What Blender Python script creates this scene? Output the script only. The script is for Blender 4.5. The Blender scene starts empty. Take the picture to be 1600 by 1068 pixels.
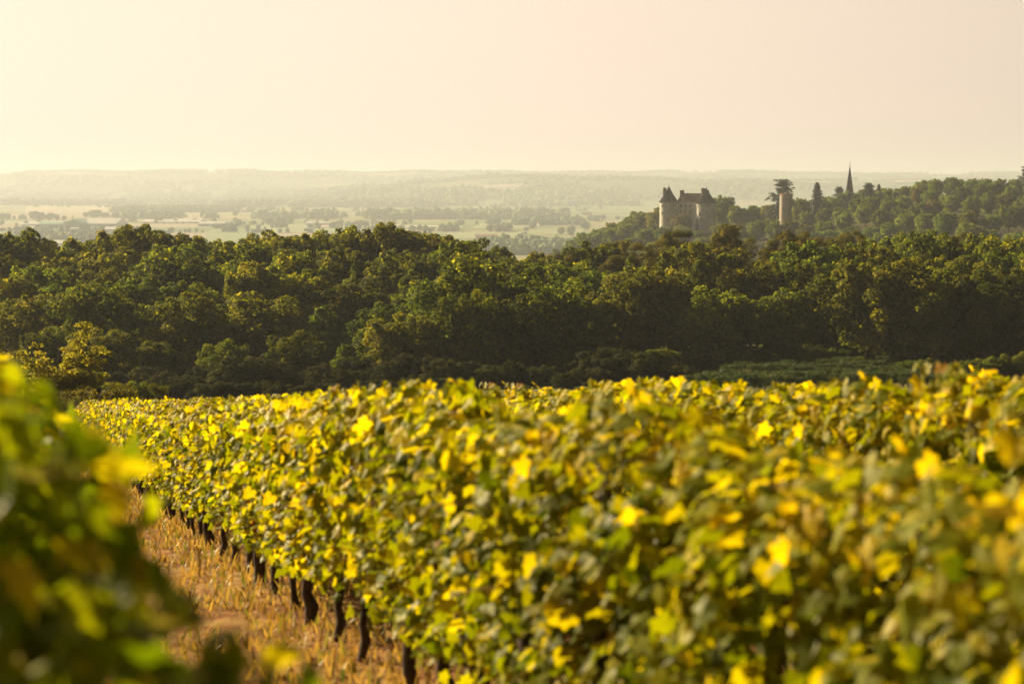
import bpy, math, random
import numpy as np
from mathutils import Vector, Matrix

R = math.radians
SC = bpy.context.scene
COL = SC.collection

# ------------------------------------------------------------------ camera
F = 3111.0                    # focal length in pixels of a 1600 px wide frame (70 mm lens)
PITCH = R(4.67)
cam_d = bpy.data.cameras.new('camera')
cam = bpy.data.objects.new('camera', cam_d)
COL.objects.link(cam)
cam.location = (0, 0, 0)
cam.rotation_euler = (math.pi / 2 - PITCH, 0, 0)
cam_d.lens = 70
cam_d.sensor_width = 36
cam_d.clip_start = 0.05
cam_d.clip_end = 60000
cam_d.dof.use_dof = True
cam_d.dof.focus_distance = 70
cam_d.dof.aperture_fstop = 2.9
cam_d.dof.aperture_blades = 9
SC.camera = cam

# ------------------------------------------------------------------ sky, sun, exposure
SUN_EL, SUN_AZ = R(24), R(-51)          # azimuth from +Y, negative towards -X
world = bpy.data.worlds.new('World')
SC.world = world
world.use_nodes = True
wn, wl = world.node_tree.nodes, world.node_tree.links
for n in list(wn):
    wn.remove(n)
w_out = wn.new('ShaderNodeOutputWorld')
w_bg = wn.new('ShaderNodeBackground')
w_sky = wn.new('ShaderNodeTexSky')
w_sky.sky_type = 'NISHITA'
w_sky.sun_disc = False
w_sky.sun_elevation = SUN_EL
w_sky.sun_rotation = SUN_AZ
w_sky.air_density = 1.0
w_sky.dust_density = 3.0
w_sky.ozone_density = 1.0
w_hsv = wn.new('ShaderNodeHueSaturation')
w_hsv.inputs['Saturation'].default_value = 0.25
w_mul = wn.new('ShaderNodeMix'); w_mul.data_type = 'RGBA'; w_mul.blend_type = 'MULTIPLY'
w_mul.inputs['Factor'].default_value = 1.0
w_mul.inputs['B'].default_value = (0.62, 0.52, 0.38, 1)
w_mix = wn.new('ShaderNodeMix'); w_mix.data_type = 'RGBA'
w_mix.inputs['Factor'].default_value = 0.78
w_mix.inputs['B'].default_value = (9.95, 8.1, 6.4, 1)      # thin high veil, even and cream coloured
w_bg.inputs['Strength'].default_value = 0.05
wl.new(w_sky.outputs['Color'], w_hsv.inputs['Color'])
wl.new(w_hsv.outputs['Color'], w_mul.inputs['A'])
wl.new(w_mul.outputs['Result'], w_mix.inputs['A'])
# the veil scatters forward: bright on the sun's side, dimmer in the sky behind the camera
w_dot = wn.new('ShaderNodeVectorMath'); w_dot.operation = 'DOT_PRODUCT'
w_dot.inputs[1].default_value = (math.sin(SUN_AZ), math.cos(SUN_AZ), 0.0)
w_az = wn.new('ShaderNodeMapRange'); w_az.interpolation_type = 'SMOOTHSTEP'
w_az.inputs['From Min'].default_value = -0.5; w_az.inputs['From Max'].default_value = 0.85
w_az.inputs['To Min'].default_value = 0.16; w_az.inputs['To Max'].default_value = 1.03
w_dim = wn.new('ShaderNodeMix'); w_dim.data_type = 'RGBA'; w_dim.blend_type = 'MULTIPLY'; w_dim.inputs['Factor'].default_value = 1.0
wl.new(w_dot.outputs['Value'], w_az.inputs['Value']); wl.new(w_az.outputs['Result'], w_dim.inputs['B'])
wl.new(w_mix.outputs['Result'], w_dim.inputs['A']); wl.new(w_dim.outputs['Result'], w_bg.inputs['Color'])
w_tc = wn.new('ShaderNodeTexCoord'); w_sep = wn.new('ShaderNodeSeparateXYZ')
w_el = wn.new('ShaderNodeMapRange'); w_el.interpolation_type = 'SMOOTHSTEP'      # the veil thins out overhead
w_el.inputs['From Min'].default_value = 0.07; w_el.inputs['From Max'].default_value = 0.36
w_el.inputs['To Min'].default_value = 0.8; w_el.inputs['To Max'].default_value = 0.05
wl.new(w_tc.outputs['Generated'], w_sep.inputs[0]); wl.new(w_tc.outputs['Generated'], w_dot.inputs[0]); wl.new(w_sep.outputs['Z'], w_el.inputs['Value'])
wl.new(w_el.outputs['Result'], w_mix.inputs['Factor'])
wl.new(w_bg.outputs['Background'], w_out.inputs['Surface'])

sun_d = bpy.data.lights.new('sun', 'SUN')
sun_d.energy = 5.0
sun_d.angle = R(0.6)
sun_d.color = (1.0, 0.79, 0.48)
sun = bpy.data.objects.new('sun', sun_d)
COL.objects.link(sun)
to_sun = Vector((math.sin(SUN_AZ) * math.cos(SUN_EL), math.cos(SUN_AZ) * math.cos(SUN_EL), math.sin(SUN_EL)))
sun.rotation_euler = (-to_sun).to_track_quat('-Z', 'Y').to_euler()
sun.location = (0, 0, 200)

SC.view_settings.view_transform = 'Standard'
SC.view_settings.look = 'None'
SC.view_settings.exposure = 1.3
SC.view_settings.gamma = 1.0
cy = SC.cycles
cy.use_denoising = True
cy.denoising_prefilter = 'FAST'
try:
    cy.denoiser = 'OPENIMAGEDENOISE'
except Exception:
    pass
cy.max_bounces = 6
cy.diffuse_bounces = 3
cy.glossy_bounces = 2
cy.transmission_bounces = 4
cy.volume_bounces = 1
cy.sample_clamp_indirect = 6.0
cy.caustics_reflective = False
cy.caustics_refractive = False

# ------------------------------------------------------------------ pixel helpers (photo 1600 x 1068)
CP, SP = math.cos(PITCH), math.sin(PITCH)


def slope_at(py):
    v = -(py - 534.0) / F
    return (v * CP - SP) / (CP + v * SP)


def py_z(py, y):
    return slope_at(py) * y


def px_x(px, y, z=None):
    depth = y * CP - (z if z is not None else -0.05 * y) * SP
    return (px - 800.0) / F * depth


def lerp_list(pts):
    xs = [p[0] for p in pts]
    ys = [p[1] for p in pts]
    return lambda x: np.interp(x, xs, ys)


def sstep(x, a, b):
    t = np.clip((x - a) / (b - a), 0, 1)
    return t * t * (3 - 2 * t)


# ------------------------------------------------------------------ terrain
_v = (20 - 800) / F
_dx, _dy = _v, CP + (-(632 - 534) / F) * SP
HEAD = math.atan2(_dx, _dy)                     # heading of the vine rows
SH, CH = math.sin(HEAD), math.cos(HEAD)
ROW_SLOPE = (-(632 - 534) / F * CP - SP) / math.hypot(_dx, _dy)
EYE = 1.6
SPACING_A = 2.04

_base = lerp_list([(-400, 7), (-60, 5.5), (0, -EYE), (62, -EYE + ROW_SLOPE * 62), (90, -11.2), (177, -19.9), (223, -22.8), (245, -23.6), (330, -25.5),
                   (450, -31), (700, -52), (1100, -80), (2000, -98), (3000, -100), (40000, -100)])
_crest = lerp_list([(-4, -400), (780, -110), (840, -68), (900, -50), (960, -42), (1010, -33), (1130, -29), (1200, -27), (1290, -22), (1370, -18), (1440, -13), (1520, -11), (1600, -12), (1800, -8), (2400, -10)])
_mid = lerp_list([(-1000, 0), (440, 0), (520, 40), (600, 68), (700, 94), (760, 105), (860, 108), (1000, 100), (1150, 94), (1300, 90), (1600, 86), (2600, 80)])
_back = lerp_list([(-1200, 60), (-200, 60), (0, 108), (50, 145), (130, 152), (250, 147), (400, 147), (430, 138), (470, 150), (600, 142), (800, 142), (950, 146), (1000, 139), (1200, 146), (1300, 137),
                   (1440, 122), (1600, 139), (2600, 130)])


def ground(x, y):
    x = np.asarray(x, float); y = np.asarray(y, float)
    p = x * SH + y * CH
    base = _base(p)
    u = np.where(y > 20, x / np.maximum(y, 20) * F + 800, 800)
    w = sstep(y, 430, 1120) * (1 - sstep(y, 1320, 2700))
    hill = np.maximum(_crest(u), base)
    z = base + (hill - base) * w
    m = _mid(u) * sstep(y, 7300, 9500) * (1 - 0.75 * sstep(y, 9600, 11000))
    b = _back(u) * sstep(y, 9800, 13300)
    z = z + np.maximum(m, b)
    z = z + np.where(y > 7000, (np.sin(x * 0.004 + y * 0.0007) * 5 + np.sin(x * 0.0113 + 1.3 + y * 0.002) * 3) * sstep(y, 7400, 9000), 0)
    return z


def gz(x, y):
    return float(ground(x, y))


# ------------------------------------------------------------------ object helpers
def tag(o, label=None, cat=None, group=None, kind=None):
    if label: o['label'] = label
    if cat: o['category'] = cat
    if group: o['group'] = group
    if kind: o['kind'] = kind
    return o


def empty(name, loc, rz=0, scale=(1, 1, 1)):
    o = bpy.data.objects.new(name, None)
    COL.objects.link(o)
    o.location = loc
    o.rotation_euler = (0, 0, rz)
    o.scale = scale
    o.empty_display_size = 0.2
    return o


def mesh_np(name, verts, faces, mats, tone=None, midx=None, smooth=False):
    """verts (N,3); faces: (M,k) array or list of polygons."""
    me = bpy.data.meshes.new(name)
    verts = np.ascontiguousarray(verts, dtype=np.float32)
    if isinstance(faces, np.ndarray):
        M, k = faces.shape
        me.vertices.add(len(verts)); me.vertices.foreach_set('co', verts.ravel())
        me.loops.add(M * k); me.loops.foreach_set('vertex_index', np.ascontiguousarray(faces, dtype=np.int32).ravel())
        me.polygons.add(M)
        me.polygons.foreach_set('loop_start', np.arange(0, M * k, k, dtype=np.int32))
        me.polygons.foreach_set('loop_total', np.full(M, k, dtype=np.int32))
    else:
        me.from_pydata(verts.tolist(), [], faces)
        M = len(faces)
    for m in (mats if isinstance(mats, (list, tuple)) else [mats]):
        me.materials.append(m)
    if midx is not None:
        me.polygons.foreach_set('material_index', np.asarray(midx, dtype=np.int32))
    me.polygons.foreach_set('use_smooth', np.full(M, bool(smooth)))
    if tone is not None:
        a = me.attributes.new('tone', 'FLOAT', 'FACE')
        a.data.foreach_set('value', np.asarray(tone, dtype=np.float32))
    me.update()
    me.validate()
    return me


def put(name, me, parent=None, loc=None):
    o = bpy.data.objects.new(name, me)
    COL.objects.link(o)
    if parent is not None: o.parent = parent
    if loc is not None: o.location = loc
    return o


def copy_tree(o, parent=None):
    c = o.copy()
    COL.objects.link(c)
    c.parent = parent
    for ch in list(o.children):
        copy_tree(ch, c)
    return c


class MB:
    """Collects polygons and links them as one mesh."""
    def __init__(s): s.v, s.f, s.sm = [], [], False

    def add(s, vs, fs):
        n = len(s.v)
        s.v += [tuple(v) for v in vs]
        s.f += [tuple(i + n for i in f) for f in fs]
        return s

    def box(s, x0, x1, y0, y1, z0, z1):
        return s.add([(x0, y0, z0), (x1, y0, z0), (x1, y1, z0), (x0, y1, z0), (x0, y0, z1), (x1, y0, z1), (x1, y1, z1), (x0, y1, z1)],
                     [(3, 2, 1, 0), (4, 5, 6, 7), (0, 1, 5, 4), (1, 2, 6, 5), (2, 3, 7, 6), (3, 0, 4, 7)])

    def lathe(s, prof, n=24, cx=0, cy=0, cap=True, ph=0):
        vs, fs = [], []
        for r, z in prof:
            for i in range(n):
                a = 2 * math.pi * i / n + ph
                vs.append((cx + r * math.cos(a), cy + r * math.sin(a), z))
        for j in range(len(prof) - 1):
            for i in range(n):
                k = (i + 1) % n
                fs.append((j * n + i, j * n + k, (j + 1) * n + k, (j + 1) * n + i))
        if cap:
            fs.append(tuple(range(n - 1, -1, -1)))
            fs.append(tuple((len(prof) - 1) * n + i for i in range(n)))
        return s.add(vs, fs)

    def tube(s, pts, rad, n=6):
        pts = [Vector(p) for p in pts]
        vs, fs = [], []
        ref = Vector((0.3, 0.9, 0.2))
        for i, p in enumerate(pts):
            t = (pts[min(i + 1, len(pts) - 1)] - pts[max(i - 1, 0)]).normalized()
            a = t.cross(ref)
            if a.length < 1e-3: a = t.cross(Vector((1, 0, 0)))
            a.normalize(); b = t.cross(a)
            for k in range(n):
                q = 2 * math.pi * k / n
                vs.append(p + (a * math.cos(q) + b * math.sin(q)) * rad[i])
        for i in range(len(pts) - 1):
            for k in range(n):
                l = (k + 1) % n
                fs.append((i * n + k, i * n + l, (i + 1) * n + l, (i + 1) * n + k))
        fs.append(tuple(range(n - 1, -1, -1)))
        fs.append(tuple((len(pts) - 1) * n + k for k in range(n)))
        return s.add(vs, fs)

    def mesh(s, name, mat, smooth=False):
        return mesh_np(name, np.array(s.v), s.f, mat, smooth=smooth)

    def build(s, name, mat, parent=None, smooth=False, loc=None):
        return put(name, s.mesh(name, mat, smooth), parent, loc)


ONES = 'first second third fourth fifth sixth seventh eighth ninth tenth eleventh twelfth thirteenth fourteenth fifteenth sixteenth seventeenth eighteenth nineteenth'.split()
TENS = {2: 'twent', 3: 'thirt', 4: 'fort', 5: 'fift', 6: 'sixt', 7: 'sevent', 8: 'eight', 9: 'ninet'}


def nth(k):
    if k <= 19: return ONES[k - 1]
    t, o = divmod(k, 10)
    return TENS[t] + 'ieth' if o == 0 else TENS[t] + 'y-' + ONES[o - 1]


# ------------------------------------------------------------------ materials
def new_mat(name):
    m = bpy.data.materials.new(name)
    m.use_nodes = True
    nt = m.node_tree
    for n in list(nt.nodes): nt.nodes.remove(n)
    out = nt.nodes.new('ShaderNodeOutputMaterial')
    return m, nt, out


def ramp(nt, stops, fac):
    r = nt.nodes.new('ShaderNodeValToRGB')
    e = r.color_ramp.elements
    while len(e) < len(stops): e.new(0.5)
    for el, (p, c) in zip(e, stops):
        el.position = p; el.color = (*c, 1)
    nt.links.new(fac, r.inputs['Fac'])
    return r.outputs['Color']


def leaf_mat(name, stops, trans=0.4, tcol=(1.25, 1.15, 0.5), rough=0.5, spec=0.3, vary=0.35, hue=0.02, sheen=(1, 1, 1)):
    m, nt, out = new_mat(name)
    N, L = nt.nodes, nt.links
    at = N.new('ShaderNodeAttribute'); at.attribute_name = 'tone'
    col = ramp(nt, stops, at.outputs['Fac'])
    oi = N.new('ShaderNodeObjectInfo')
    mr = N.new('ShaderNodeMapRange'); mr.inputs['To Min'].default_value = 1 - vary; mr.inputs['To Max'].default_value = 1 + vary
    L.new(oi.outputs['Random'], mr.inputs['Value'])
    mh = N.new('ShaderNodeMapRange'); mh.inputs['To Min'].default_value = 0.5 - hue; mh.inputs['To Max'].default_value = 0.5 + hue
    mm = N.new('ShaderNodeMath'); mm.operation = 'MULTIPLY'; mm.inputs[1].default_value = 7.31
    mf = N.new('ShaderNodeMath'); mf.operation = 'FRACT'
    L.new(oi.outputs['Random'], mm.inputs[0]); L.new(mm.outputs[0], mf.inputs[0]); L.new(mf.outputs[0], mh.inputs['Value'])
    hs = N.new('ShaderNodeHueSaturation')
    L.new(mr.outputs['Result'], hs.inputs['Value']); L.new(mh.outputs['Result'], hs.inputs['Hue']); L.new(col, hs.inputs['Color'])
    bs = N.new('ShaderNodeBsdfPrincipled')
    bs.inputs['Roughness'].default_value = rough
    bs.inputs['Specular IOR Level'].default_value = spec
    bs.inputs['Specular Tint'].default_value = (*sheen, 1)
    L.new(hs.outputs['Color'], bs.inputs['Base Color'])
    tr = N.new('ShaderNodeBsdfTranslucent')
    tm = N.new('ShaderNodeMix'); tm.data_type = 'RGBA'; tm.blend_type = 'MULTIPLY'; tm.inputs['Factor'].default_value = 1
    tm.inputs['B'].default_value = (*tcol, 1)
    L.new(hs.outputs['Color'], tm.inputs['A']); L.new(tm.outputs['Result'], tr.inputs['Color'])
    mx = N.new('ShaderNodeMixShader'); mx.inputs['Fac'].default_value = trans
    L.new(bs.outputs['BSDF'], mx.inputs[1]); L.new(tr.outputs['BSDF'], mx.inputs[2])
    L.new(mx.outputs['Shader'], out.inputs['Surface'])
    return m


def solid_mat(name, c0, c1, scale=3.0, rough=0.8, spec=0.2, detail=6, bump=0.0, stretch=(1, 1, 1), third=None):
    """Two or three colours mixed by noise over object coordinates."""
    m, nt, out = new_mat(name)
    N, L = nt.nodes, nt.links
    tc = N.new('ShaderNodeTexCoord')
    mp = N.new('ShaderNodeMapping'); mp.inputs['Scale'].default_value = stretch
    L.new(tc.outputs['Object'], mp.inputs['Vector'])
    nz = N.new('ShaderNodeTexNoise'); nz.inputs['Scale'].default_value = scale; nz.inputs['Detail'].default_value = detail
    L.new(mp.outputs['Vector'], nz.inputs['Vector'])
    stops = [(0.35, c0), (0.65, c1)] if third is None else [(0.3, c0), (0.55, c1), (0.68, third)]
    col = ramp(nt, stops, nz.outputs['Fac'])
    bs = N.new('ShaderNodeBsdfPrincipled')
    bs.inputs['Roughness'].default_value = rough; bs.inputs['Specular IOR Level'].default_value = spec
    L.new(col, bs.inputs['Base Color'])
    if bump:
        bp = N.new('ShaderNodeBump'); bp.inputs['Strength'].default_value = bump
        L.new(nz.outputs['Fac'], bp.inputs['Height']); L.new(bp.outputs['Normal'], bs.inputs['Normal'])
    L.new(bs.outputs['BSDF'], out.inputs['Surface'])
    return m


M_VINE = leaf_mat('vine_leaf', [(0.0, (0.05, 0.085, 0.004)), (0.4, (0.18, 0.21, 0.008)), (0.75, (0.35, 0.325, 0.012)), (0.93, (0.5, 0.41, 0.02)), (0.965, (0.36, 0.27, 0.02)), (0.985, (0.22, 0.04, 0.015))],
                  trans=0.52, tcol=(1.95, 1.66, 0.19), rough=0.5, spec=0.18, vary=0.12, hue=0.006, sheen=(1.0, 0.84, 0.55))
M_VINEGREEN = leaf_mat('green_vine_leaf', [(0.0, (0.045, 0.09, 0.004)), (0.4, (0.13, 0.19, 0.008)), (0.75, (0.27, 0.3, 0.012)), (0.93, (0.46, 0.4, 0.02)), (1.0, (0.36, 0.27, 0.02))], trans=0.5, tcol=(1.72, 1.62, 0.2), rough=0.5, spec=0.12, vary=0.1, hue=0.005, sheen=(1.0, 0.84, 0.55))
M_VINEDARK = leaf_mat('shaded_vine_leaf', [(0.0, (0.03, 0.06, 0.012)), (0.6, (0.06, 0.1, 0.018)), (1.0, (0.12, 0.15, 0.02))], trans=0.35, vary=0.2)  # vine leaf darkened: the wood's shade is put into its colour
M_OAK = leaf_mat('oak_leaf', [(0.0, (0.03, 0.052, 0.008)), (0.5, (0.115, 0.155, 0.016)), (1.0, (0.37, 0.345, 0.034))], trans=0.45, tcol=(1.6, 1.5, 0.3), rough=0.7, spec=0.06, vary=0.4, hue=0.01)
M_OLIVE = leaf_mat('olive_green_leaf', [(0.0, (0.045, 0.06, 0.01)), (0.5, (0.145, 0.165, 0.02)), (1.0, (0.37, 0.33, 0.04))], trans=0.45, tcol=(1.6, 1.45, 0.3), rough=0.7, spec=0.06, vary=0.32, hue=0.008)
M_GREEN = leaf_mat('fresh_green_leaf', [(0.0, (0.04, 0.065, 0.01)), (0.5, (0.125, 0.175, 0.02)), (1.0, (0.3, 0.33, 0.035))], trans=0.48, tcol=(1.55, 1.45, 0.3), rough=0.7, spec=0.06, vary=0.32, hue=0.01)
M_ACACIA = leaf_mat('acacia_leaf', [(0.0, (0.16, 0.17, 0.025)), (0.6, (0.3, 0.29, 0.05)), (1.0, (0.45, 0.41, 0.07))], trans=0.58, tcol=(1.5, 1.35, 0.4), rough=0.7, spec=0.06, vary=0.05)
M_PINE = leaf_mat('pine_needle', [(0.0, (0.045, 0.056, 0.01)), (0.5, (0.12, 0.125, 0.02)), (1.0, (0.29, 0.24, 0.03))], trans=0.35, tcol=(1.55, 1.3, 0.3), rough=0.7, spec=0.06, vary=0.2, hue=0.006)
M_CEDAR = leaf_mat('cedar_needle', [(0.0, (0.016, 0.026, 0.012)), (0.6, (0.03, 0.042, 0.018)), (1.0, (0.06, 0.065, 0.025))], trans=0.15, vary=0.15)
M_HILL = leaf_mat('hill_tree_leaf', [(0.0, (0.075, 0.125, 0.022)), (0.5, (0.155, 0.22, 0.04)), (1.0, (0.32, 0.34, 0.06))], trans=0.45, tcol=(1.5, 1.4, 0.4), rough=0.7, spec=0.06, vary=0.25, hue=0.012)
M_FAR = leaf_mat('far_tree_leaf', [(0.0, (0.13, 0.19, 0.065)), (1.0, (0.21, 0.27, 0.09))], trans=0.25, rough=0.7, spec=0.05, vary=0.15)  # lightened leaf colour stands in for thicker distant haze
M_GOLD = leaf_mat('yellowing_leaf', [(0.0, (0.14, 0.13, 0.03)), (1.0, (0.27, 0.23, 0.06))], trans=0.4, rough=0.65, spec=0.1, vary=0.1, hue=0.005)
M_SHADE = leaf_mat('shade_dark_shrub_leaf', [(0.0, (0.025, 0.035, 0.008)), (0.6, (0.06, 0.07, 0.014)), (1.0, (0.12, 0.11, 0.02))], trans=0.35, rough=0.7, spec=0.05, vary=0.3, hue=0.015)  # darker shrub leaf; shade among the low growth is put into its colour
M_GRASS = leaf_mat('dry_grass', [(0.0, (0.12, 0.085, 0.028)), (0.35, (0.3, 0.205, 0.07)), (0.62, (0.48, 0.36, 0.13)), (0.74, (0.22, 0.22, 0.05)), (1.0, (0.08, 0.14, 0.02))], trans=0.4, tcol=(1.2, 1.0, 0.48), vary=0.0, hue=0)
M_BARK = solid_mat('dark_bark', (0.035, 0.025, 0.016), (0.09, 0.065, 0.04), 6, bump=0.5, stretch=(1, 1, 0.25))
M_PINEBARK = solid_mat('reddish_pine_bark', (0.08, 0.045, 0.025), (0.2, 0.11, 0.06), 4, bump=0.4, stretch=(1, 1, 0.3))
M_PALEWOOD = solid_mat('bleached_wood', (0.22, 0.19, 0.13), (0.34, 0.3, 0.2), 5)
M_VINEWOOD = solid_mat('vine_wood', (0.03, 0.02, 0.014), (0.085, 0.055, 0.035), 18, bump=0.7, stretch=(1, 1, 0.3))
M_CANE = solid_mat('vine_cane', (0.16, 0.07, 0.025), (0.28, 0.13, 0.05), 20)

M_STONE = solid_mat('castle_stone', (0.31, 0.3, 0.265), (0.54, 0.525, 0.46), 0.55, detail=12, bump=0.2, third=(0.38, 0.34, 0.28))
M_RUIN = solid_mat('weathered_stone', (0.24, 0.215, 0.17), (0.4, 0.35, 0.28), 0.6, detail=12, bump=0.25, third=(0.27, 0.2, 0.15))
M_SLATE = solid_mat('dark_slate', (0.018, 0.017, 0.016), (0.04, 0.036, 0.032), 1.2, detail=8, rough=0.8, spec=0.0)
M_TILE = solid_mat('brown_clay_tile', (0.11, 0.062, 0.043), (0.2, 0.115, 0.08), 0.9, detail=10, stretch=(1, 1, 0.4))
M_BRICK = solid_mat('chimney_brick', (0.13, 0.07, 0.05), (0.22, 0.13, 0.09), 1.5)
M_TERRA = solid_mat('terracotta_coping', (0.36, 0.16, 0.08), (0.46, 0.23, 0.12), 1.5)
M_DARKGLASS = solid_mat('dark_window_glass', (0.02, 0.02, 0.02), (0.03, 0.03, 0.03), 1, rough=0.2, spec=0.5)
M_SHUTTER = solid_mat('pale_blue_paint', (0.42, 0.5, 0.5), (0.52, 0.6, 0.58), 2, rough=0.5)
M_SURROUND = solid_mat('dressed_stone', (0.42, 0.37, 0.29), (0.5, 0.45, 0.36), 2)
M_METAL = solid_mat('iron', (0.05, 0.045, 0.04), (0.08, 0.07, 0.06), 3, rough=0.5)
M_WROOF = solid_mat('pale_sheet_roof', (0.36, 0.37, 0.35), (0.46, 0.46, 0.43), 0.05, rough=0.5)
M_GREENWALL = solid_mat('green_sheet_wall', (0.08, 0.2, 0.12), (0.11, 0.25, 0.15), 0.05, rough=0.5)
M_GREYWALL = solid_mat('grey_wall', (0.3, 0.3, 0.28), (0.4, 0.39, 0.36), 0.05)
M_BLUEDOOR = solid_mat('blue_sheet_door', (0.25, 0.42, 0.5), (0.3, 0.48, 0.55), 0.05)
M_RENDER = solid_mat('cream_render', (0.55, 0.48, 0.38), (0.65, 0.58, 0.47), 0.1)
M_ROOF = solid_mat('orange_clay_roof', (0.32, 0.16, 0.09), (0.42, 0.22, 0.13), 0.2)


# ------------------------------------------------------------------ the ground, one sheet to the hills
def ground_material():
    m, nt, out = new_mat('ground')
    N, L = nt.nodes, nt.links
    geo = N.new('ShaderNodeNewGeometry')
    sep = N.new('ShaderNodeSeparateXYZ'); L.new(geo.outputs['Position'], sep.inputs[0])

    def noise(scale, detail=6, stretch=None):
        t = N.new('ShaderNodeTexNoise'); t.inputs['Scale'].default_value = scale; t.inputs['Detail'].default_value = detail
        if stretch:
            mp = N.new('ShaderNodeMapping'); mp.inputs['Scale'].default_value = stretch
            L.new(geo.outputs['Position'], mp.inputs['Vector']); L.new(mp.outputs['Vector'], t.inputs['Vector'])
        else:
            L.new(geo.outputs['Position'], t.inputs['Vector'])
        return t.outputs['Fac']

    def step(a, b):
        r = N.new('ShaderNodeMapRange'); r.interpolation_type = 'SMOOTHSTEP'
        r.inputs['From Min'].default_value = a; r.inputs['From Max'].default_value = b
        L.new(sep.outputs['Y'], r.inputs['Value'])
        return r.outputs['Result']

    def mix(f, a, b):
        x = N.new('ShaderNodeMix'); x.data_type = 'RGBA'
        L.new(f, x.inputs['Factor']); L.new(a, x.inputs['A']); L.new(b, x.inputs['B'])
        return x.outputs['Result']

    near = ramp(nt, [(0.3, (0.1, 0.04, 0.02)), (0.46, (0.2, 0.095, 0.035)), (0.6, (0.28, 0.17, 0.06)), (0.72, (0.09, 0.09, 0.025))], noise(2.2, 9))
    meadow = ramp(nt, [(0.35, (0.07, 0.085, 0.025)), (0.65, (0.16, 0.14, 0.05))], noise(0.15, 8))
    litter = ramp(nt, [(0.35, (0.035, 0.03, 0.015)), (0.65, (0.06, 0.06, 0.02))], noise(0.1, 6))
    vor = N.new('ShaderNodeTexVoronoi'); vor.inputs['Scale'].default_value = 1.0
    mp = N.new('ShaderNodeMapping'); mp.inputs['Scale'].default_value = (1 / 260.0, 1 / 420.0, 0.0); mp.inputs['Rotation'].default_value = (0, 0, 0.35)
    L.new(geo.outputs['Position'], mp.inputs['Vector']); L.new(mp.outputs['Vector'], vor.inputs['Vector'])
    sc = N.new('ShaderNodeSeparateColor'); L.new(vor.outputs['Color'], sc.inputs[0])
    rp = N.new('ShaderNodeValToRGB'); rp.color_ramp.interpolation = 'CONSTANT'
    e = rp.color_ramp.elements
    cols = [(0, (0.11, 0.15, 0.045)), (0.22, (0.16, 0.18, 0.06)), (0.42, (0.22, 0.19, 0.11)), (0.55, (0.13, 0.17, 0.06)), (0.72, (0.27, 0.23, 0.145)), (0.84, (0.2, 0.2, 0.08))]
    while len(e) < len(cols): e.new(0.5)
    for el, (p, c) in zip(e, cols): el.position = p; el.color = (*c, 1)
    L.new(sc.outputs[0], rp.inputs['Fac'])
    hills = ramp(nt, [(0.42, (0.05, 0.075, 0.025)), (0.58, (0.08, 0.105, 0.035)), (0.68, (0.2, 0.18, 0.09)), (0.72, (0.1, 0.13, 0.04))], noise(0.0022, 5, (1, 0.35, 1)))
    c = mix(step(62, 95), near, meadow)
    c = mix(step(236, 252), c, litter)
    c = mix(step(1500, 1900), c, rp.outputs['Color'])
    c = mix(step(7500, 8300), c, hills)
    bs = N.new('ShaderNodeBsdfPrincipled'); bs.inputs['Roughness'].default_value = 0.95; bs.inputs['Specular IOR Level'].default_value = 0.05
    L.new(c, bs.inputs['Base Color'])
    bp = N.new('ShaderNodeBump'); bp.inputs['Strength'].default_value = 0.6; bp.inputs['Distance'].default_value = 0.05
    L.new(noise(9, 6), bp.inputs['Height']); L.new(bp.outputs['Normal'], bs.inputs['Normal'])
    L.new(bs.outputs['BSDF'], out.inputs['Surface'])
    return m


def build_ground():
    ang = np.concatenate([np.linspace(-180, -22, 60), np.arange(-21.8, 21.81, 0.14), np.linspace(22, 180, 60)[:-1]])
    ang = np.radians(ang)
    rad = np.concatenate([[0.4], np.geomspace(0.8, 2000, 110), np.geomspace(2060, 7200, 40), np.linspace(7300, 14500, 80)])
    A, RR = np.meshgrid(ang, rad)
    X, Y = np.sin(A) * RR, np.cos(A) * RR
    Z = ground(X, Y)
    rng = np.random.default_rng(3)
    Z = Z + np.where((RR < 60), rng.normal(0, 0.012, Z.shape), 0)
    V = np.stack([X, Y, Z], -1).reshape(-1, 3)
    na, nr = len(ang), len(rad)
    i, j = np.meshgrid(np.arange(nr - 1), np.arange(na), indexing='ij')
    k = (j + 1) % na
    Fq = np.stack([i * na + j, i * na + k, (i + 1) * na + k, (i + 1) * na + j], -1).reshape(-1, 4)[:, ::-1]
    V = np.vstack([V, [[0, 0, gz(0, 0)]]])
    o = put('ground', mesh_np('ground', V, Fq, ground_material(), smooth=True))
    tag(o, kind='structure')


build_ground()


# ------------------------------------------------------------------ leaves in bulk
def unit(v):
    return v / np.maximum(np.linalg.norm(v, axis=-1, keepdims=True), 1e-9)


VINE_T = [(0, 0.04), (0.16, -0.12), (0.42, -0.06), (0.40, 0.2), (0.56, 0.42), (0.31, 0.53), (0.23, 0.77), (0, 1.0),
          (-0.23, 0.77), (-0.31, 0.53), (-0.56, 0.42), (-0.40, 0.2), (-0.42, -0.06), (-0.16, -0.12)]


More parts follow.
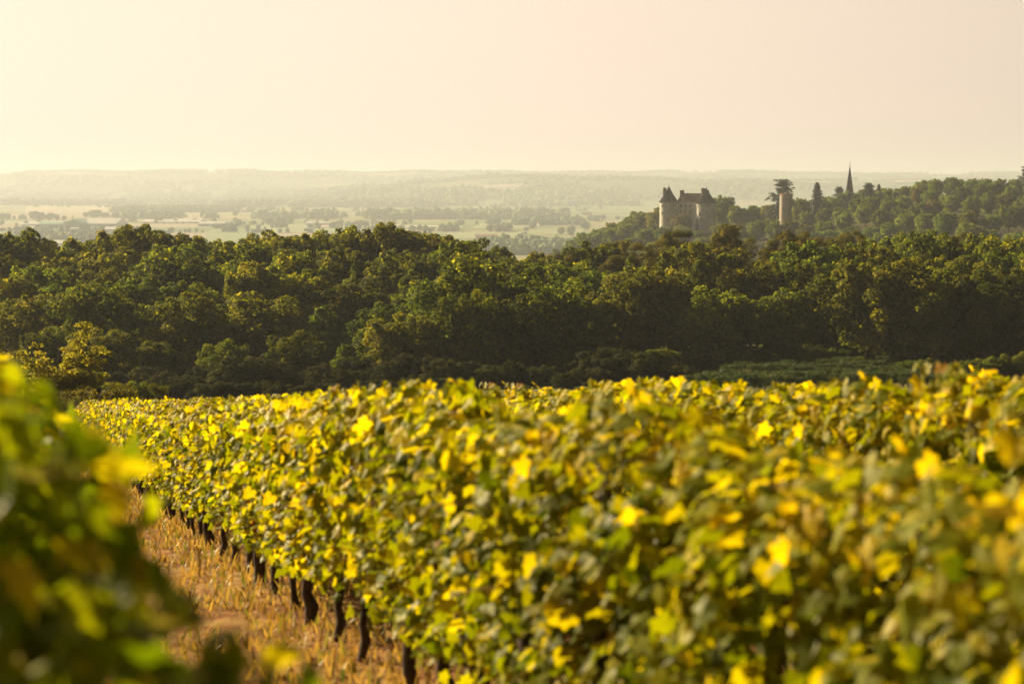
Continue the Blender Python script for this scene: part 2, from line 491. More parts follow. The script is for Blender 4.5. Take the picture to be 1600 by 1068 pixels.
def leaf_cloud(C, Nrm, tip, size, kind, rng):
    """Builds one small folded blade per centre. Returns verts, faces, faces per blade."""
    n = unit(Nrm)
    t = tip - n * (tip * n).sum(-1, keepdims=True)
    t = unit(t)
    s = np.cross(n, t)
    if kind == 'vine':
        P = np.array(VINE_T + [(0, 0.42)])
        P[:, 1] -= 0.42
        tri = np.array([(14, i, (i + 1) % 14) for i in range(14)])
        fold = rng.uniform(0.05, 0.45, len(C))
        curl = rng.uniform(-0.25, 0.45, len(C))
        zz = -fold[:, None] * np.abs(P[None, :, 0]) - curl[:, None] * (P[None, :, 1] ** 2)
        zz = zz + rng.normal(0, 0.03, zz.shape)
        V = C[:, None, :] + size[:, None, None] * (s[:, None, :] * P[None, :, 0:1] + t[:, None, :] * P[None, :, 1:2] + n[:, None, :] * zz[:, :, None])
    else:
        w = {'broad': 0.34, 'needle': 0.1, 'spray': 0.26, 'grass': 0.05}[kind]
        P = np.array([(0, -0.5), (w, 0.02), (0, 0.5), (-w, 0.02)])
        tri = np.array([(0, 1, 2), (0, 2, 3)])
        fold = rng.uniform(0.0, 0.35, len(C))
        zz = np.stack([0 * fold, -fold * w * 1.5, 0 * fold, -fold * w * 1.5], -1)
        V = C[:, None, :] + size[:, None, None] * (s[:, None, :] * P[None, :, 0:1] + t[:, None, :] * P[None, :, 1:2] + n[:, None, :] * zz[:, :, None])
    k = P.shape[0]
    Fc = (np.arange(len(C))[:, None, None] * k + tri[None]).reshape(-1, 3)
    return V.reshape(-1, 3), Fc, len(tri)


def sphere_dirs(n, rng):
    return unit(rng.normal(size=(n, 3)))


# ------------------------------------------------------------------ trees
def crown_from_clumps(name, cl, mat, seed, per, lsize, kind='broad', flat=0.85, fill=0.12, up=0.25, jitter=0.6, tone_up=0.0):
    """cl: list of (centre, radius)."""
    rng = np.random.default_rng(seed)
    Cs, Ns, Ts, Ss, To = [], [], [], [], []
    cen = np.mean([c for c, r in cl], axis=0)
    for c, r in cl:
        c = np.array(c, float)
        n = max(8, int(per * r * r))
        d = sphere_dirs(n, rng)
        d[:, 2] += up * 0.5
        d = unit(d)
        ph = rng.uniform(0, 6.28, 3); fr = rng.uniform(1.5, 3.5, (3, 3))
        lump = sum(np.cos(d @ fr[i] * 2 + ph[i]) for i in range(3)) / 3
        rr = r * (0.92 + 0.22 * lump) * np.where(rng.random(n) < fill, rng.uniform(0.2, 0.85, n), rng.uniform(0.86, 1.08, n))
        p = c + d * rr[:, None] * np.array([1, 1, flat])
        out = unit(p - cen)
        nn = d + jitter * rng.normal(size=(n, 3)) * 0.8 + 0.3 * out + np.array([0, 0, up])
        Cs.append(p); Ns.append(nn)
        Ts.append(rng.normal(size=(n, 3)) + (d * 1.6 if kind == 'needle' else np.array([0, 0, -0.4])))
        Ss.append(lsize * rng.uniform(0.6, 1.35, n))
        To.append(np.clip(rng.normal(0.42, 0.26, n) + rng.normal(0, 0.14), 0, 1))
    C, Nr, T, S, To = map(np.concatenate, (Cs, Ns, Ts, Ss, To))
    V, Fc, k = leaf_cloud(C, Nr, T, S, kind, rng)
    return mesh_np(name, V, Fc, mat, tone=np.repeat(To, k))


def branchy_trunk(name, cl, mat, seed, h, r0, split=0.35, lean=0.3, limbs=14):
    rng = random.Random(seed)
    mb = MB()
    top = (rng.uniform(-lean, lean), rng.uniform(-lean, lean), h * 0.86)
    pts, rad = [], []
    for i in range(7):
        t = i / 6
        pts.append((top[0] * t + rng.uniform(-0.1, 0.1) * r0 * 3 * (i > 0), top[1] * t + rng.uniform(-0.1, 0.1) * r0 * 3 * (i > 0), top[2] * t - (0.3 if i == 0 else 0)))
        rad.append(r0 * (1.25 if i == 0 else 1 - 0.82 * t))
    mb.tube(pts, rad, 8)
    for c, r in rng.sample(cl, min(limbs, len(cl))):
        t = min(0.92, max(split, c[2] / h * 0.72))
        a = Vector((top[0] * t, top[1] * t, top[2] * t))
        b = Vector(c)
        m = a.lerp(b, 0.5) + Vector((rng.uniform(-.3, .3), rng.uniform(-.3, .3), rng.uniform(0.0, 0.5)))
        ra = r0 * (1 - 0.82 * t) * 0.6
        mb.tube([a, m, b], [ra, ra * 0.65, ra * 0.25], 5)
    return mb.mesh(name, mat, True)


def oak_clumps(seed, H=14.0, Rr=4.6, base=2.6, n=58, pointed=0.0, rc=(0.9, 1.75)):
    rng = np.random.default_rng(seed)
    out = []
    cz, hh = (base + H) / 2, (H - base) / 2
    tries = 0
    while len(out) < n and tries < 4000:
        tries += 1
        d = sphere_dirs(1, rng)[0]
        k = rng.uniform(0.45, 0.92)
        z = d[2] * hh * k
        wz = 1.0 - pointed * max(0, (z / hh + 0.2))
        p = np.array([d[0] * Rr * k * wz, d[1] * Rr * k * wz, cz + z])
        r = rng.uniform(*rc) * (0.8 if z > 0.6 * hh else 1) * (1 - 0.35 * pointed * (z > 0))
        if all(np.linalg.norm(p - c) > 0.66 * (r + q) for c, q in out):
            out.append((tuple(p), float(r)))
    # leading shoots that break the outline, each growing out of a clump of the upper crown
    up = [c for c in out if c[0][2] > cz + 0.1 * hh]
    for _ in range(16):
        (cx, cy_, cz_), r = up[int(rng.integers(len(up)))]
        d = unit(np.array([cx * 0.12 + rng.normal(0, .3), cy_ * 0.12 + rng.normal(0, .3), 1.0]))
        out.append(((cx + d[0] * r * 0.95, cy_ + d[1] * r * 0.95, cz_ + d[2] * r * 0.9), float(rng.uniform(0.35, 0.62))))
    return out


KINDS = {}


def proto(kind, crown_me, trunk_me):
    KINDS.setdefault(kind, []).append((crown_me, trunk_me))


for s in range(6):
    cl = oak_clumps(100 + s, 14, 5.4 + 0.3 * (s % 3), 2.2, 56, rc=(0.9, 2.0))
    proto('oak', crown_from_clumps('crown', cl, M_OAK, s, 170, 0.46, jitter=0.95), branchy_trunk('trunk', cl, M_BARK, s, 14, 0.26))
for s in range(4):
    cl = oak_clumps(120 + s, 14, 6.4 + 0.3 * (s % 2), 0.3, 68, rc=(0.9, 2.0))
    proto('edge_oak', crown_from_clumps('crown', cl, M_OAK, 10 + s, 170, 0.46, jitter=0.95), branchy_trunk('trunk', cl, M_BARK, 15 + s, 14, 0.3))
for s in range(2):
    cl = oak_clumps(140 + s, 14, 3.4, 1.2, 55, pointed=0.75, rc=(0.7, 1.3))
    proto('ash', crown_from_clumps('crown', cl, M_GREEN, 20 + s, 230, 0.34), branchy_trunk('trunk', cl, M_BARK, 30 + s, 14, 0.2))


def pine_clumps(seed, H=16.0):
    rng = np.random.default_rng(seed)
    out = []
    for k in range(95):
        a = rng.uniform(0, 6.28)
        z = rng.uniform(0.5, 1.0)
        rr = 3.9 * math.sqrt(rng.uniform(0.05, 1)) * (1.15 - 0.75 * max(0, z - 0.72) / 0.28 * 0.8) * (0.6 if z < 0.58 else 1)
        out.append(((rr * math.cos(a), rr * math.sin(a), H * z - 0.15 * rr), float(rng.uniform(0.45, 0.85))))
    return out


for s in range(3):
    cl = pine_clumps(200 + s)
    proto('pine', crown_from_clumps('crown', cl, M_PINE, 40 + s, 420, 0.42, kind='needle', flat=0.7, up=0.5, fill=0.25), branchy_trunk('trunk', cl, M_PINEBARK, 50 + s, 16, 0.24, split=0.5, limbs=22))


def cedar_clumps(seed, H=15.0, spread=5.2, levels=8, low=0.2, flat_top=True):
    rng = np.random.default_rng(seed)
    out = []
    nb = levels * 8
    for b in range(nb):
        t = (b + rng.uniform(-0.4, 0.4)) / nb
        t = min(1, max(0, t))
        t = (round(t * levels) / levels) * 0.35 + t * 0.65
        z = H * (low + (1 - low) * t) - 0.5
        rmax = spread * (((1 - t) ** 0.75) * 0.8 + (0.3 if flat_top else 0.04))
        a = b * 2.4 + rng.normal(0, 0.4)
        L = rmax * rng.uniform(0.45, 1.15)
        for q in np.arange(0.12, 1.01, 0.17):
            w = 0.35 * q * L
            out.append(((L * q * math.cos(a) + rng.normal(0, .1) * w, L * q * math.sin(a) + rng.normal(0, .1) * w, z + (0.06 if flat_top else -0.16) * q * L + rng.normal(0, 0.3)), float(rng.uniform(0.6, 1.15) * (1.15 - 0.45 * q))))
    return out


for s, (sp, ft, lv) in enumerate(((6.6, True, 8), (6.2, False, 10), (6.2, True, 9))):
    cl = cedar_clumps(300 + s, 15, sp, levels=lv, flat_top=ft)
    proto('cedar' if ft else 'fir', crown_from_clumps('crown', cl, M_CEDAR, 60 + s, 50, 0.5, kind='spray', flat=0.4, up=0.8, fill=0.3, jitter=0.4), branchy_trunk('trunk', cl, M_BARK, 70 + s, 15.5, 0.35, split=0.25, limbs=30))

cl = [((0.25 * math.cos(i * 2.4), 0.25 * math.sin(i * 2.4), 0.8 + i * 0.36), 0.8 * (1 - (abs(i - 9) / 22.0) ** 1.2)) for i in range(26)]
proto('cypress', crown_from_clumps('crown', cl, M_CEDAR, 81, 200, 0.4, kind='spray', flat=1.3), branchy_trunk('trunk', cl[:4], M_BARK, 82, 9, 0.16))


def acacia_clumps(seed, H=7.0):
    rng = np.random.default_rng(seed)
    out = []
    for b in range(24):
        a = rng.uniform(0, 6.28); el = rng.uniform(0.15, 1.35); z0 = rng.uniform(1.0, 2.8)
        L = rng.uniform(2.0, 3.4) * (0.8 + 0.45 * math.sin(el))
        for q in np.linspace(0.3, 1, 6):
            out.append(((L * q * math.cos(el) * math.cos(a), L * q * math.cos(el) * math.sin(a), z0 + L * q * math.sin(el) * 1.15), float(rng.uniform(0.45, 0.75) * (1.2 - 0.5 * q))))
    return out


cl = acacia_clumps(401)
proto('acacia', crown_from_clumps('crown', cl, M_ACACIA, 91, 420, 0.2, kind='broad', flat=0.55, up=0.35, fill=0.5, jitter=1.1), branchy_trunk('trunk', cl, M_BARK, 92, 6, 0.11, split=0.2, limbs=30))
cl = [(tuple(np.array(c) * np.array([0.75, 0.75, 0.36])), r * 0.6) for c, r in acacia_clumps(402)]
proto('bush', crown_from_clumps('crown', cl, M_OLIVE, 93, 420, 0.16, kind='spray', flat=0.8, fill=0.4), branchy_trunk('trunk', cl, M_BARK, 94, 2.2, 0.06, split=0.1, limbs=34))
PROTO_H = {'oak': 14.4, 'edge_oak': 14.4, 'ash': 14.4, 'pine': 16.0, 'cedar': 15.0, 'fir': 15.0, 'cypress': 10.4, 'acacia': 6.4, 'bush': 2.4}


TOPS = {}


def plant(kind, name, x, y, h, width, seed, label, cat, group=None, mat=None, sink=0.1, var=None):
    """One tree: an Empty at the foot with trunk and crown under it. Copies share their meshes."""
    rng = random.Random(seed)
    vs = KINDS[kind]
    cm, tm = vs[(seed if var is None else var) % len(vs)]
    k = h / max(v.co.z for v in cm.vertices) if cm.name not in TOPS else h / TOPS[cm.name]
    TOPS.setdefault(cm.name, h / k)
    root = empty(name, (x, y, gz(x, y) - sink), rng.uniform(0, 6.28), (k * width, k * width, k))
    tag(root, label, cat, group)
    c = put('crown', cm, root)
    put('trunk', tm, root)
    if mat is not None:
        c.material_slots[0].link = 'OBJECT'
        c.material_slots[0].material = mat
    return root


# ------------------------------------------------------------------ the near vineyard
def make_vine_foliage(seed, n_leaf=1150):
    rng = np.random.default_rng(seed)
    C, Nn, T, S, To = [], [], [], [], []
    prof = lerp_list([(0.25, 0.1), (0.55, 0.23), (0.9, 0.3), (1.25, 0.3), (1.42, 0.22), (1.58, 0.08)])
    bump = rng.uniform(0, 6.28, 4)
    for i in range(n_leaf):
        z = 0.4 + 1.13 * rng.random() ** 0.85
        yy = rng.uniform(-0.6, 0.6)
        low = 0.42 + 0.2 * math.sin(yy * 5.2 + bump[0]) + 0.06 * math.sin(yy * 17 + bump[1])
        if z < low: z = low + rng.random() * 0.6
        w = float(prof(z)) * (1 + 0.22 * math.sin(yy * 9 + z * 5 + bump[2]) + 0.15 * math.sin(z * 13 - yy * 6 + bump[3]))
        side = -1 if rng.random() < 0.55 else 1
        k = rng.uniform(0.75, 1.12) if rng.random() < 0.72 else rng.uniform(0.05, 0.7)
        if k > 0.7 and math.sin(yy * 12 + bump[1] + side) + math.sin(z * 11 + yy * 4 + bump[2]) < -0.75: k *= 0.55     # hollows between shoots
        x = side * w * k
        C.append((x, yy, z + rng.normal(0, 0.02)))
        Nn.append(np.array([side * 0.75, 0.0, 0.4 + 0.6 * (z > 1.35)]) + rng.normal(0, 0.62, 3))
        T.append(np.array([side * 0.35, 0, -0.9]) + rng.normal(0, 0.4, 3))
        S.append(rng.uniform(0.042, 0.088))
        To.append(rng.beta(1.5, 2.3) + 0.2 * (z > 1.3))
    cane_pts = []
    for sidx in range(9):
        yy = rng.uniform(-0.58, 0.58)
        if sidx < 6:
            p = np.array([rng.normal(0, 0.1), yy, 1.32]); v = np.array([rng.normal(0, 0.35), rng.normal(0, 0.35), 1.0]); ln = rng.uniform(0.1, 0.27)
        else:
            sd = -1 if rng.random() < 0.6 else 1
            p = np.array([sd * 0.25, yy, rng.uniform(0.7, 1.3)]); v = np.array([sd * 0.8, rng.normal(0, 0.5), 0.25]); ln = rng.uniform(0.15, 0.35)
        v = v / np.linalg.norm(v)
        pts = [p]
        m = 6
        for q in range(m):
            v = v + np.array([0, 0, -0.07]) + rng.normal(0, 0.1, 3); v /= np.linalg.norm(v)
            p = p + v * ln / m
            pts.append(p)
            C.append(p + rng.normal(0, 0.035, 3)); Nn.append(rng.normal(0, 0.7, 3) + np.array([0, 0, 0.7])); T.append(rng.normal(0, 0.6, 3) + np.array([0, 0, -0.4]))
            S.append(rng.uniform(0.05, 0.095) * (1 - 0.08 * q)); To.append(0.35 + 0.5 * rng.random())
        cane_pts.append(pts)
    C, Nn, T, S, To = np.array(C), np.array(Nn), np.array(T), np.array(S), np.clip(np.array(To), 0, 0.92)
    red = rng.random(len(To)) < (0.002 if seed % 4 else 0.009)
    To[red] = rng.uniform(0.97, 1.0, red.sum())
    V, Fc, k = leaf_cloud(C, Nn, T, S * 1.1, 'vine', rng)
    tone = np.repeat(To, k)
    mb = MB()
    for pts in cane_pts:
        for a, b in zip(pts[:-1], pts[1:]):
            mb.tube([a, b], [0.004, 0.003], 3)
    cv = np.array(mb.v); n0 = len(V)
    tri = []
    for f in mb.f:
        for i in range(1, len(f) - 1): tri.append((f[0] + n0, f[i] + n0, f[i + 1] + n0))
    allF = np.vstack([Fc, np.array(tri)])
    mi = np.concatenate([np.zeros(len(Fc), int), np.ones(len(tri), int)])
    return mesh_np('foliage', np.vstack([V, cv]), allF, [M_VINE, M_CANE], tone=np.concatenate([tone, np.zeros(len(tri))]), midx=mi)


def make_vine_trunk(seed):
    rng = random.Random(seed)
    mb = MB()
    lx, ly = rng.uniform(-0.14, 0.08), rng.uniform(-0.3, 0.3)
    fat = rng.uniform(0.028, 0.052)
    pts, rad = [], []
    for i in range(9):
        t = i / 8
        pts.append((lx * t + rng.uniform(-0.018, 0.018), ly * t * t + rng.uniform(-0.03, 0.03), -0.08 + 0.8 * t))
        rad.append(fat * (1.35 if i == 0 else 1.0 - 0.2 * t) * rng.uniform(0.75, 1.25) * (1.25 if i == 8 else 1))
    mb.tube(pts, rad, 9)
    e = Vector(pts[-1])
    for sg in (-1, 1):
        q = [e, e + Vector((rng.uniform(-.03, .03), sg * 0.18, 0.12)), e + Vector((rng.uniform(-.05, .05), sg * 0.42, 0.17)), e + Vector((0, sg * 0.6, 0.13))]
        mb.tube(q, [0.034, 0.026, 0.016, 0.009], 6)
    for _ in range(5):
        a = e + Vector((0, rng.uniform(-.4, .4), 0.12))
        mb.tube([a, a + Vector((rng.uniform(-.08, .08), rng.uniform(-.08, .08), 0.3)), a + Vector((rng.uniform(-.15, .15), rng.uniform(-.12, .12), 0.55))], [0.009, 0.007, 0.004], 5)
    return mb.mesh('trunk', M_VINEWOOD, True)


FOLI = [make_vine_foliage(700 + i) for i in range(8)]
VTRK = [make_vine_trunk(800 + i) for i in range(6)]
ROWRZ = -HEAD


def row_xy(a, s):
    return s * SH + a * CH, s * CH - a * SH


def plant_vine(a, s, k, label, group, rng, hs=1.0):
    x, y = row_xy(a + rng.uniform(-0.04, 0.04), s)
    o = empty('grapevine', (x, y, gz(x, y)), ROWRZ, (rng.uniform(0.92, 1.12), 1.0, hs * rng.uniform(0.95, 1.05)))
    tag(o, label, 'grapevine', group)
    fo = put('foliage', FOLI[rng.randrange(len(FOLI))], o)
    if a < 1:
        fo.material_slots[0].link = 'OBJECT'; fo.material_slots[0].material = M_VINEGREEN
    put('trunk', VTRK[rng.randrange(len(VTRK))], o)
    return o


rv = random.Random(5)
STEP = 1.07
for k in range(51):
    s = 3.0 + k * STEP
    plant_vine(SPACING_A, s, k, f'leafy yellow-green grapevine in the long front row, {nth(k + 1)} from its near right end', 'grapevines of the long front row', rv, 0.93 if k < 3 else 1.0)
for k in range(46):
    plant_vine(2 * SPACING_A, 6.6 + k * STEP, k, f'grapevine in the second row behind the front one, {nth(k + 1)} from the near right end', 'grapevines of the second row', rv)
for k in range(24):
    plant_vine(3 * SPACING_A, 10.5 + k * STEP, k, f'grapevine in the third row back, {nth(k + 1)} from its near right end', 'grapevines of the third row', rv)
for k in range(5):
    plant_vine(-0.22, 3.1 + k * STEP, k, f'blurred backlit grapevine close by in the left row, {nth(k + 1)} from the camera', 'grapevines of the near left row', rv, 1.09)
plant_vine(0.07, 2.35, 0, 'low blurred grapevine nearest the camera, drooping over the alley at the lower left corner', 'grapevines of the near left row', rv, 0.82)


# dry grass of the alley and under the row
def grass():
    rng = np.random.default_rng(11)
    n = 34000
    s = 6 + 54 * rng.random(n) ** 1.6
    a = rng.uniform(-0.9, 2.7, n)
    clump = np.sin(a * 5 + s * 1.7) + np.sin(s * 2.9 - a * 3.1) + rng.normal(0, 0.7, n)
    keep = (clump > 0.0) | ((np.abs(a - 1.95) < 0.4) & (rng.random(n) < 0.7))
    s, a = s[keep], a[keep]
    x, y = s * SH + a * CH, s * CH - a * SH
    z = ground(x, y)
    h = rng.uniform(0.03, 0.13, len(x)) * (0.6 + 0.9 * np.abs(np.sin(a * 7.3 + s * 2.1) * np.sin(s * 4.7))) * (1 - 0.45 * (np.abs(a - 0.75) < 0.25))
    d = rng.normal(0, 0.35, (len(x), 2))
    wv = unit(rng.normal(size=(len(x), 2))) * (0.006 + 0.00035 * s)[:, None]
    B = np.stack([x, y, z - 0.01], -1)
    mid = B + np.stack([d[:, 0] * h * 0.4, d[:, 1] * h * 0.4, h * 0.62], -1)
    top = B + np.stack([d[:, 0] * h, d[:, 1] * h, h], -1)
    W = np.concatenate([wv, np.zeros((len(x), 1))], 1)
    V = np.stack([B - W, B + W, mid + W * 0.8, mid - W * 0.8, top], 1).reshape(-1, 3)
    i = np.arange(len(x))[:, None] * 5
    T = np.concatenate([i + np.array([[0, 1, 2]]), i + np.array([[0, 2, 3]]), i + np.array([[3, 2, 4]])], 1).reshape(-1, 3)
    tone = np.repeat(np.clip(rng.normal(0.5, 0.22, len(x)), 0, 1), 3)
    tag(put('grass', mesh_np('grass', V, T, M_GRASS, tone=tone)), 'dry golden grass growing in the vineyard alley', 'grass', kind='stuff')


grass()

# ------------------------------------------------------------------ the lower vineyard in the shade of the wood
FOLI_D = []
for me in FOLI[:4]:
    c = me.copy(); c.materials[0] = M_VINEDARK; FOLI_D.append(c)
for r in range(10):
    y = 172 + r * 6.6
    k = 0
    for px in np.arange(1075 + r * 10, 1500 - r * 13, 1.6 / y * F):
        k += 1
        x = px_x(px + rv.uniform(-4, 4), y)
        yy = y + rv.uniform(-0.3, 0.3) + (px - 1280) * 0.006
        o = empty('grapevine', (x, yy, gz(x, yy)), rv.uniform(1.4, 1.75) + (3.14 if rv.random() < 0.5 else 0), (rv.uniform(1.2, 1.9), 1.4, rv.uniform(0.65, 1.12)))
        tag(o, f'dark green vine of the shaded lower vineyard, {nth(k)} along its {nth(r + 1)} row', 'grapevine', 'vines of the shaded lower vineyard')
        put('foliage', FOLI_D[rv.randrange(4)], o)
        put('trunk', VTRK[rv.randrange(6)], o)

# ------------------------------------------------------------------ the wood below the vines
sky_line = lerp_list([(-60, 368), (0, 366), (30, 360), (75, 378), (140, 372), (190, 342), (240, 350), (290, 362), (350, 374), (430, 358), (480, 363), (520, 356), (620, 351), (660, 358), (720, 370), (790, 386), (850, 392),
                      (900, 380), (960, 372), (1010, 364), (1080, 350), (1150, 352), (1220, 364), (1300, 362), (1380, 360), (1450, 357), (1530, 359), (1600, 362), (1680, 360)])
front_line = lerp_list([(-60, 470), (0, 470), (150, 445), (290, 455), (420, 440), (540, 470), (640, 445), (760, 405), (830, 425), (900, 450), (1000, 425), (1100, 430), (1200, 440), (1300, 410), (1400, 405), (1500, 430), (1680, 400)])
edge_line = lerp_list([(-60, 530), (0, 525), (120, 500), (200, 520), (300, 545), (420, 500), (540, 535), (660, 470), (760, 440), (860, 470), (960, 520), (1090, 560)])
RANK = [('low edge rank', 218, -1.0), ('front rank', 245, 0.0), ('second rank', 263, 0.3), ('third rank', 277, 0.55), ('fourth rank', 293, 0.78), ('fifth rank', 312, 1.0), ('rearmost rank', 330, 1.0)]
rt = random.Random(21)
for ri, (rname, yd, t) in enumerate(RANK):
    step = (9.0 if ri == 1 else 6.6 if ri == 0 else 7.2 + 0.2 * ri) / yd * F
    cnt = 0
    px = -55 + rt.uniform(0, step)
    while px < (1660 if ri else 1075):
        cnt += 1
        y = yd + rt.uniform(-4, 4)
        py = float(edge_line(px)) if ri == 0 else float(front_line(px)) * (1 - t) + float(sky_line(px)) * t + (rt.uniform(-16, 16) if t < 1 else rt.uniform(-9, 7)) + (5 if ri == 6 else 0)
        x = px_x(px, y)
        h = py_z(py, y) - gz(x, y)
        pines = 860 < px < 1330 and ri >= 4 and rt.random() < 0.85 or px > 1330 and ri >= 4 and rt.random() < 0.25
        kind, mat, word = ('pine', None, 'brownish green pine') if pines else ('oak', None, 'dark oak')
        if not pines:
            q = rt.random()
            if ri <= 1 and (px < 1080 or rt.random() < 0.35): kind = 'edge_oak'
            if ri <= 3 and q < 0.22: kind, word = 'ash', 'pointed green tree'
            elif q < 0.5: mat, word = M_OLIVE, 'olive green oak'
            elif q < 0.68 or 900 < px < 1560 and q < 0.85: mat, word = M_GREEN, 'fresh green oak'
        wid = rt.uniform(0.85, 1.4) * min(1.3, max(0.9, 12 / h)) * (1.08 if ri == 1 else 0.85 if ri == 0 else 1)
        plant(kind, {'pine': 'pine_tree', 'oak': 'oak_tree', 'edge_oak': 'oak_tree', 'ash': 'ash_tree'}[kind], x, y, h, wid, rt.randrange(99999),
              f'{word}, {nth(cnt)} from the left in the {rname} of the lower wood', 'tree', 'trees of the wood below the vineyard', mat)
        px += step * rt.uniform(0.8, 1.2)

for k, (px, y, top, wid) in enumerate([(738, 232, 392, 1.25), (292, 232, 452, 1.15), (150, 236, 438, 1.1), (880, 238, 430, 1.1), (1415, 242, 398, 1.15), (1545, 240, 415, 1.1)]):
    x = px_x(px, y)
    plant('edge_oak', 'oak_tree', x, y, py_z(top, y) - gz(x, y), wid, 7 * k + 1, f'very broad round oak bulging out of the lower wood, {nth(k + 1)} of the six biggest', 'tree', 'big oaks of the lower wood', M_OLIVE if k in (1, 4) else None)
KINDS['shrub'] = [(c.copy(), t) for c, t in KINDS['edge_oak']]
PROTO_H['shrub'] = 14.4
cnt = 0
for px in np.arange(-40, 1085, 27):
    cnt += 1
    y = 203 + rt.uniform(-5, 7)
    x = px_x(px + rt.uniform(-8, 8), y)
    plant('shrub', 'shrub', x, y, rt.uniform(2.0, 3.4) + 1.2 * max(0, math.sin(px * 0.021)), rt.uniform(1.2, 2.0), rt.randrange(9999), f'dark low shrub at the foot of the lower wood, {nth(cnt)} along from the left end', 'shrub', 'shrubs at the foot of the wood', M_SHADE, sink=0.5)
cnt = 0
for px in np.arange(1100, 1650, 21):
    cnt += 1
    y = 246 + rt.uniform(-3, 3)
    plant('shrub', 'shrub', px_x(px, y), y, rt.uniform(1.8, 3.6), rt.uniform(1.3, 1.8), rt.randrange(9999), f'dark undergrowth shrub behind the shaded lower vineyard, {nth(cnt)} from its left end', 'shrub', 'undergrowth behind the lower vineyard', rt.choice([None, M_GREEN]), sink=0.4)
cnt = 0
for px in np.arange(1430, 1650, 24):
    cnt += 1
    y = 204 + rt.uniform(-6, 10)
    plant('shrub', 'shrub', px_x(px, y), y, rt.uniform(1.8, 3.2), rt.uniform(1.4, 1.9), rt.randrange(9999), f'dark shrub right of the shaded lower vineyard, {nth(cnt)} from it', 'shrub', 'shrubs right of the lower vineyard', rt.choice([None, M_GREEN]), sink=0.4)
cnt = 0
for px in np.arange(150, 720, 26):
    cnt += 1
    y = 186 + rt.uniform(-5, 6)
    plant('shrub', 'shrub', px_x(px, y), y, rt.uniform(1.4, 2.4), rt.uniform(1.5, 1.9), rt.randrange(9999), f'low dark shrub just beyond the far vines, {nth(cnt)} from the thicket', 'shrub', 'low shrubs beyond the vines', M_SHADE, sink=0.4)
for px, y, h, lab in [(560, 214, 3.6, 'dark shrub filling a gap in the wood edge straight below the far plantation'), (592, 212, 3.0, 'lower dark shrub just right of the gap-filling one at the wood edge'), (885, 196, 2.2, 'low dark shrub behind the vine tops left of the shaded vineyard'), (1297, 257, 5.0, 'tall dark shrub between trunks behind the middle of the shaded vineyard'), (1275, 259, 4.2, 'dark shrub left of the tall one behind the shaded vineyard')]:
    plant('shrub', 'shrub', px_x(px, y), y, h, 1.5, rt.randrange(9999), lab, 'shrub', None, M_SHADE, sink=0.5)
cnt = 0
for px, y, h in [(-30, 124, 4.2), (2, 128, 3.4), (40, 131, 3.0), (75, 133, 3.3), (112, 129, 2.6), (142, 135, 2.8), (172, 140, 2.6), (205, 150, 2.6), (238, 160, 2.4), (60, 112, 1.6), (20, 108, 1.5)]:
    cnt += 1
    plant('shrub', 'shrub', px_x(px, y), y, h, rt.uniform(1.2, 1.5), rt.randrange(9999), f'dark shrub behind the light feathery tree beyond the vines, {nth(cnt)} of the thicket', 'shrub', 'shrubs of the thicket beyond the vines', rt.choice([None, M_OLIVE]), sink=0.35)

# saplings, bushes and bare wood at the wood's edge
x = px_x(92, 118); plant('acacia', 'acacia_tree', x, 118, py_z(498, 118) - gz(x, 118), 1.3, 3, 'light yellow-green feathery young tree standing in front of the dark wood', 'tree')
x = px_x(30, 122); plant('acacia', 'acacia_tree', x, 122, py_z(555, 122) - gz(x, 122), 1.15, 8, 'lower green bushy sapling just left of the light feathery tree', 'tree', mat=M_GREEN)
x = px_x(150, 112); plant('bush', 'bush', x, 112, py_z(592, 112) - gz(x, 112), 1.2, 4, 'brownish dry bush at the far end of the front vine row', 'bush', mat=M_PINE)
x = px_x(118, 110); plant('bush', 'bush', x, 110, py_z(618, 110) - gz(x, 110), 1.4, 5, 'low olive bush under the light feathery tree', 'bush')
x = px_x(425, 215); plant('acacia', 'sapling', x, 215, py_z(566, 215) - gz(x, 215), 0.9, 6, 'thin pale green sapling with upswept twigs before the wood', 'sapling', mat=M_GREEN)
x = px_x(480, 222); plant('bush', 'bush', x, 222, py_z(596, 222) - gz(x, 222), 1.3, 7, 'low green shrub beside the pale sapling at the wood edge', 'bush', mat=M_GREEN)


def dead_tree(px, y, py, label, seed):
    rng = random.Random(seed)
    x = px_x(px, y)
    g = gz(x, y)
    h = py_z(py, y) - g
    root = empty('bare_tree', (x, y, g))
    tag(root, label, 'dead tree')
    mb = MB()
    mb.tube([(0, 0, -0.2), (0.1, 0, h * 0.4), (0.3, 0.1, h * 0.75), (0.2, 0, h)], [0.16, 0.13, 0.08, 0.03], 7)
    mb.build('trunk', M_PALEWOOD, root, True)
    for i in range(9):
        z = h * rng.uniform(0.5, 0.95)
        a = rng.uniform(0, 6.28); L = rng.uniform(0.8, 1.9)
        b = MB()
        p0 = Vector((0.25, 0.05, z)); p1 = p0 + Vector((math.cos(a) * L * .5, math.sin(a) * L * .5, L * .45)); p2 = p0 + Vector((math.cos(a) * L * .8, math.sin(a) * L * .8, L * 1.1))
        b.tube([p0, p1, p2], [0.05, 0.035, 0.015], 5)
        b.tube([p1, p1 + Vector((math.cos(a + .9) * L * .4, math.sin(a + .9) * L * .4, L * .4))], [0.025, 0.01], 4)
        b.build('branch', M_PALEWOOD, root, True)


dead_tree(922, 256, 462, 'pale bare forked tree standing at the edge of the wood among green oaks', 3)
dead_tree(432, 243, 512, 'grey leafless branches standing against the darkest part of the wood', 4)


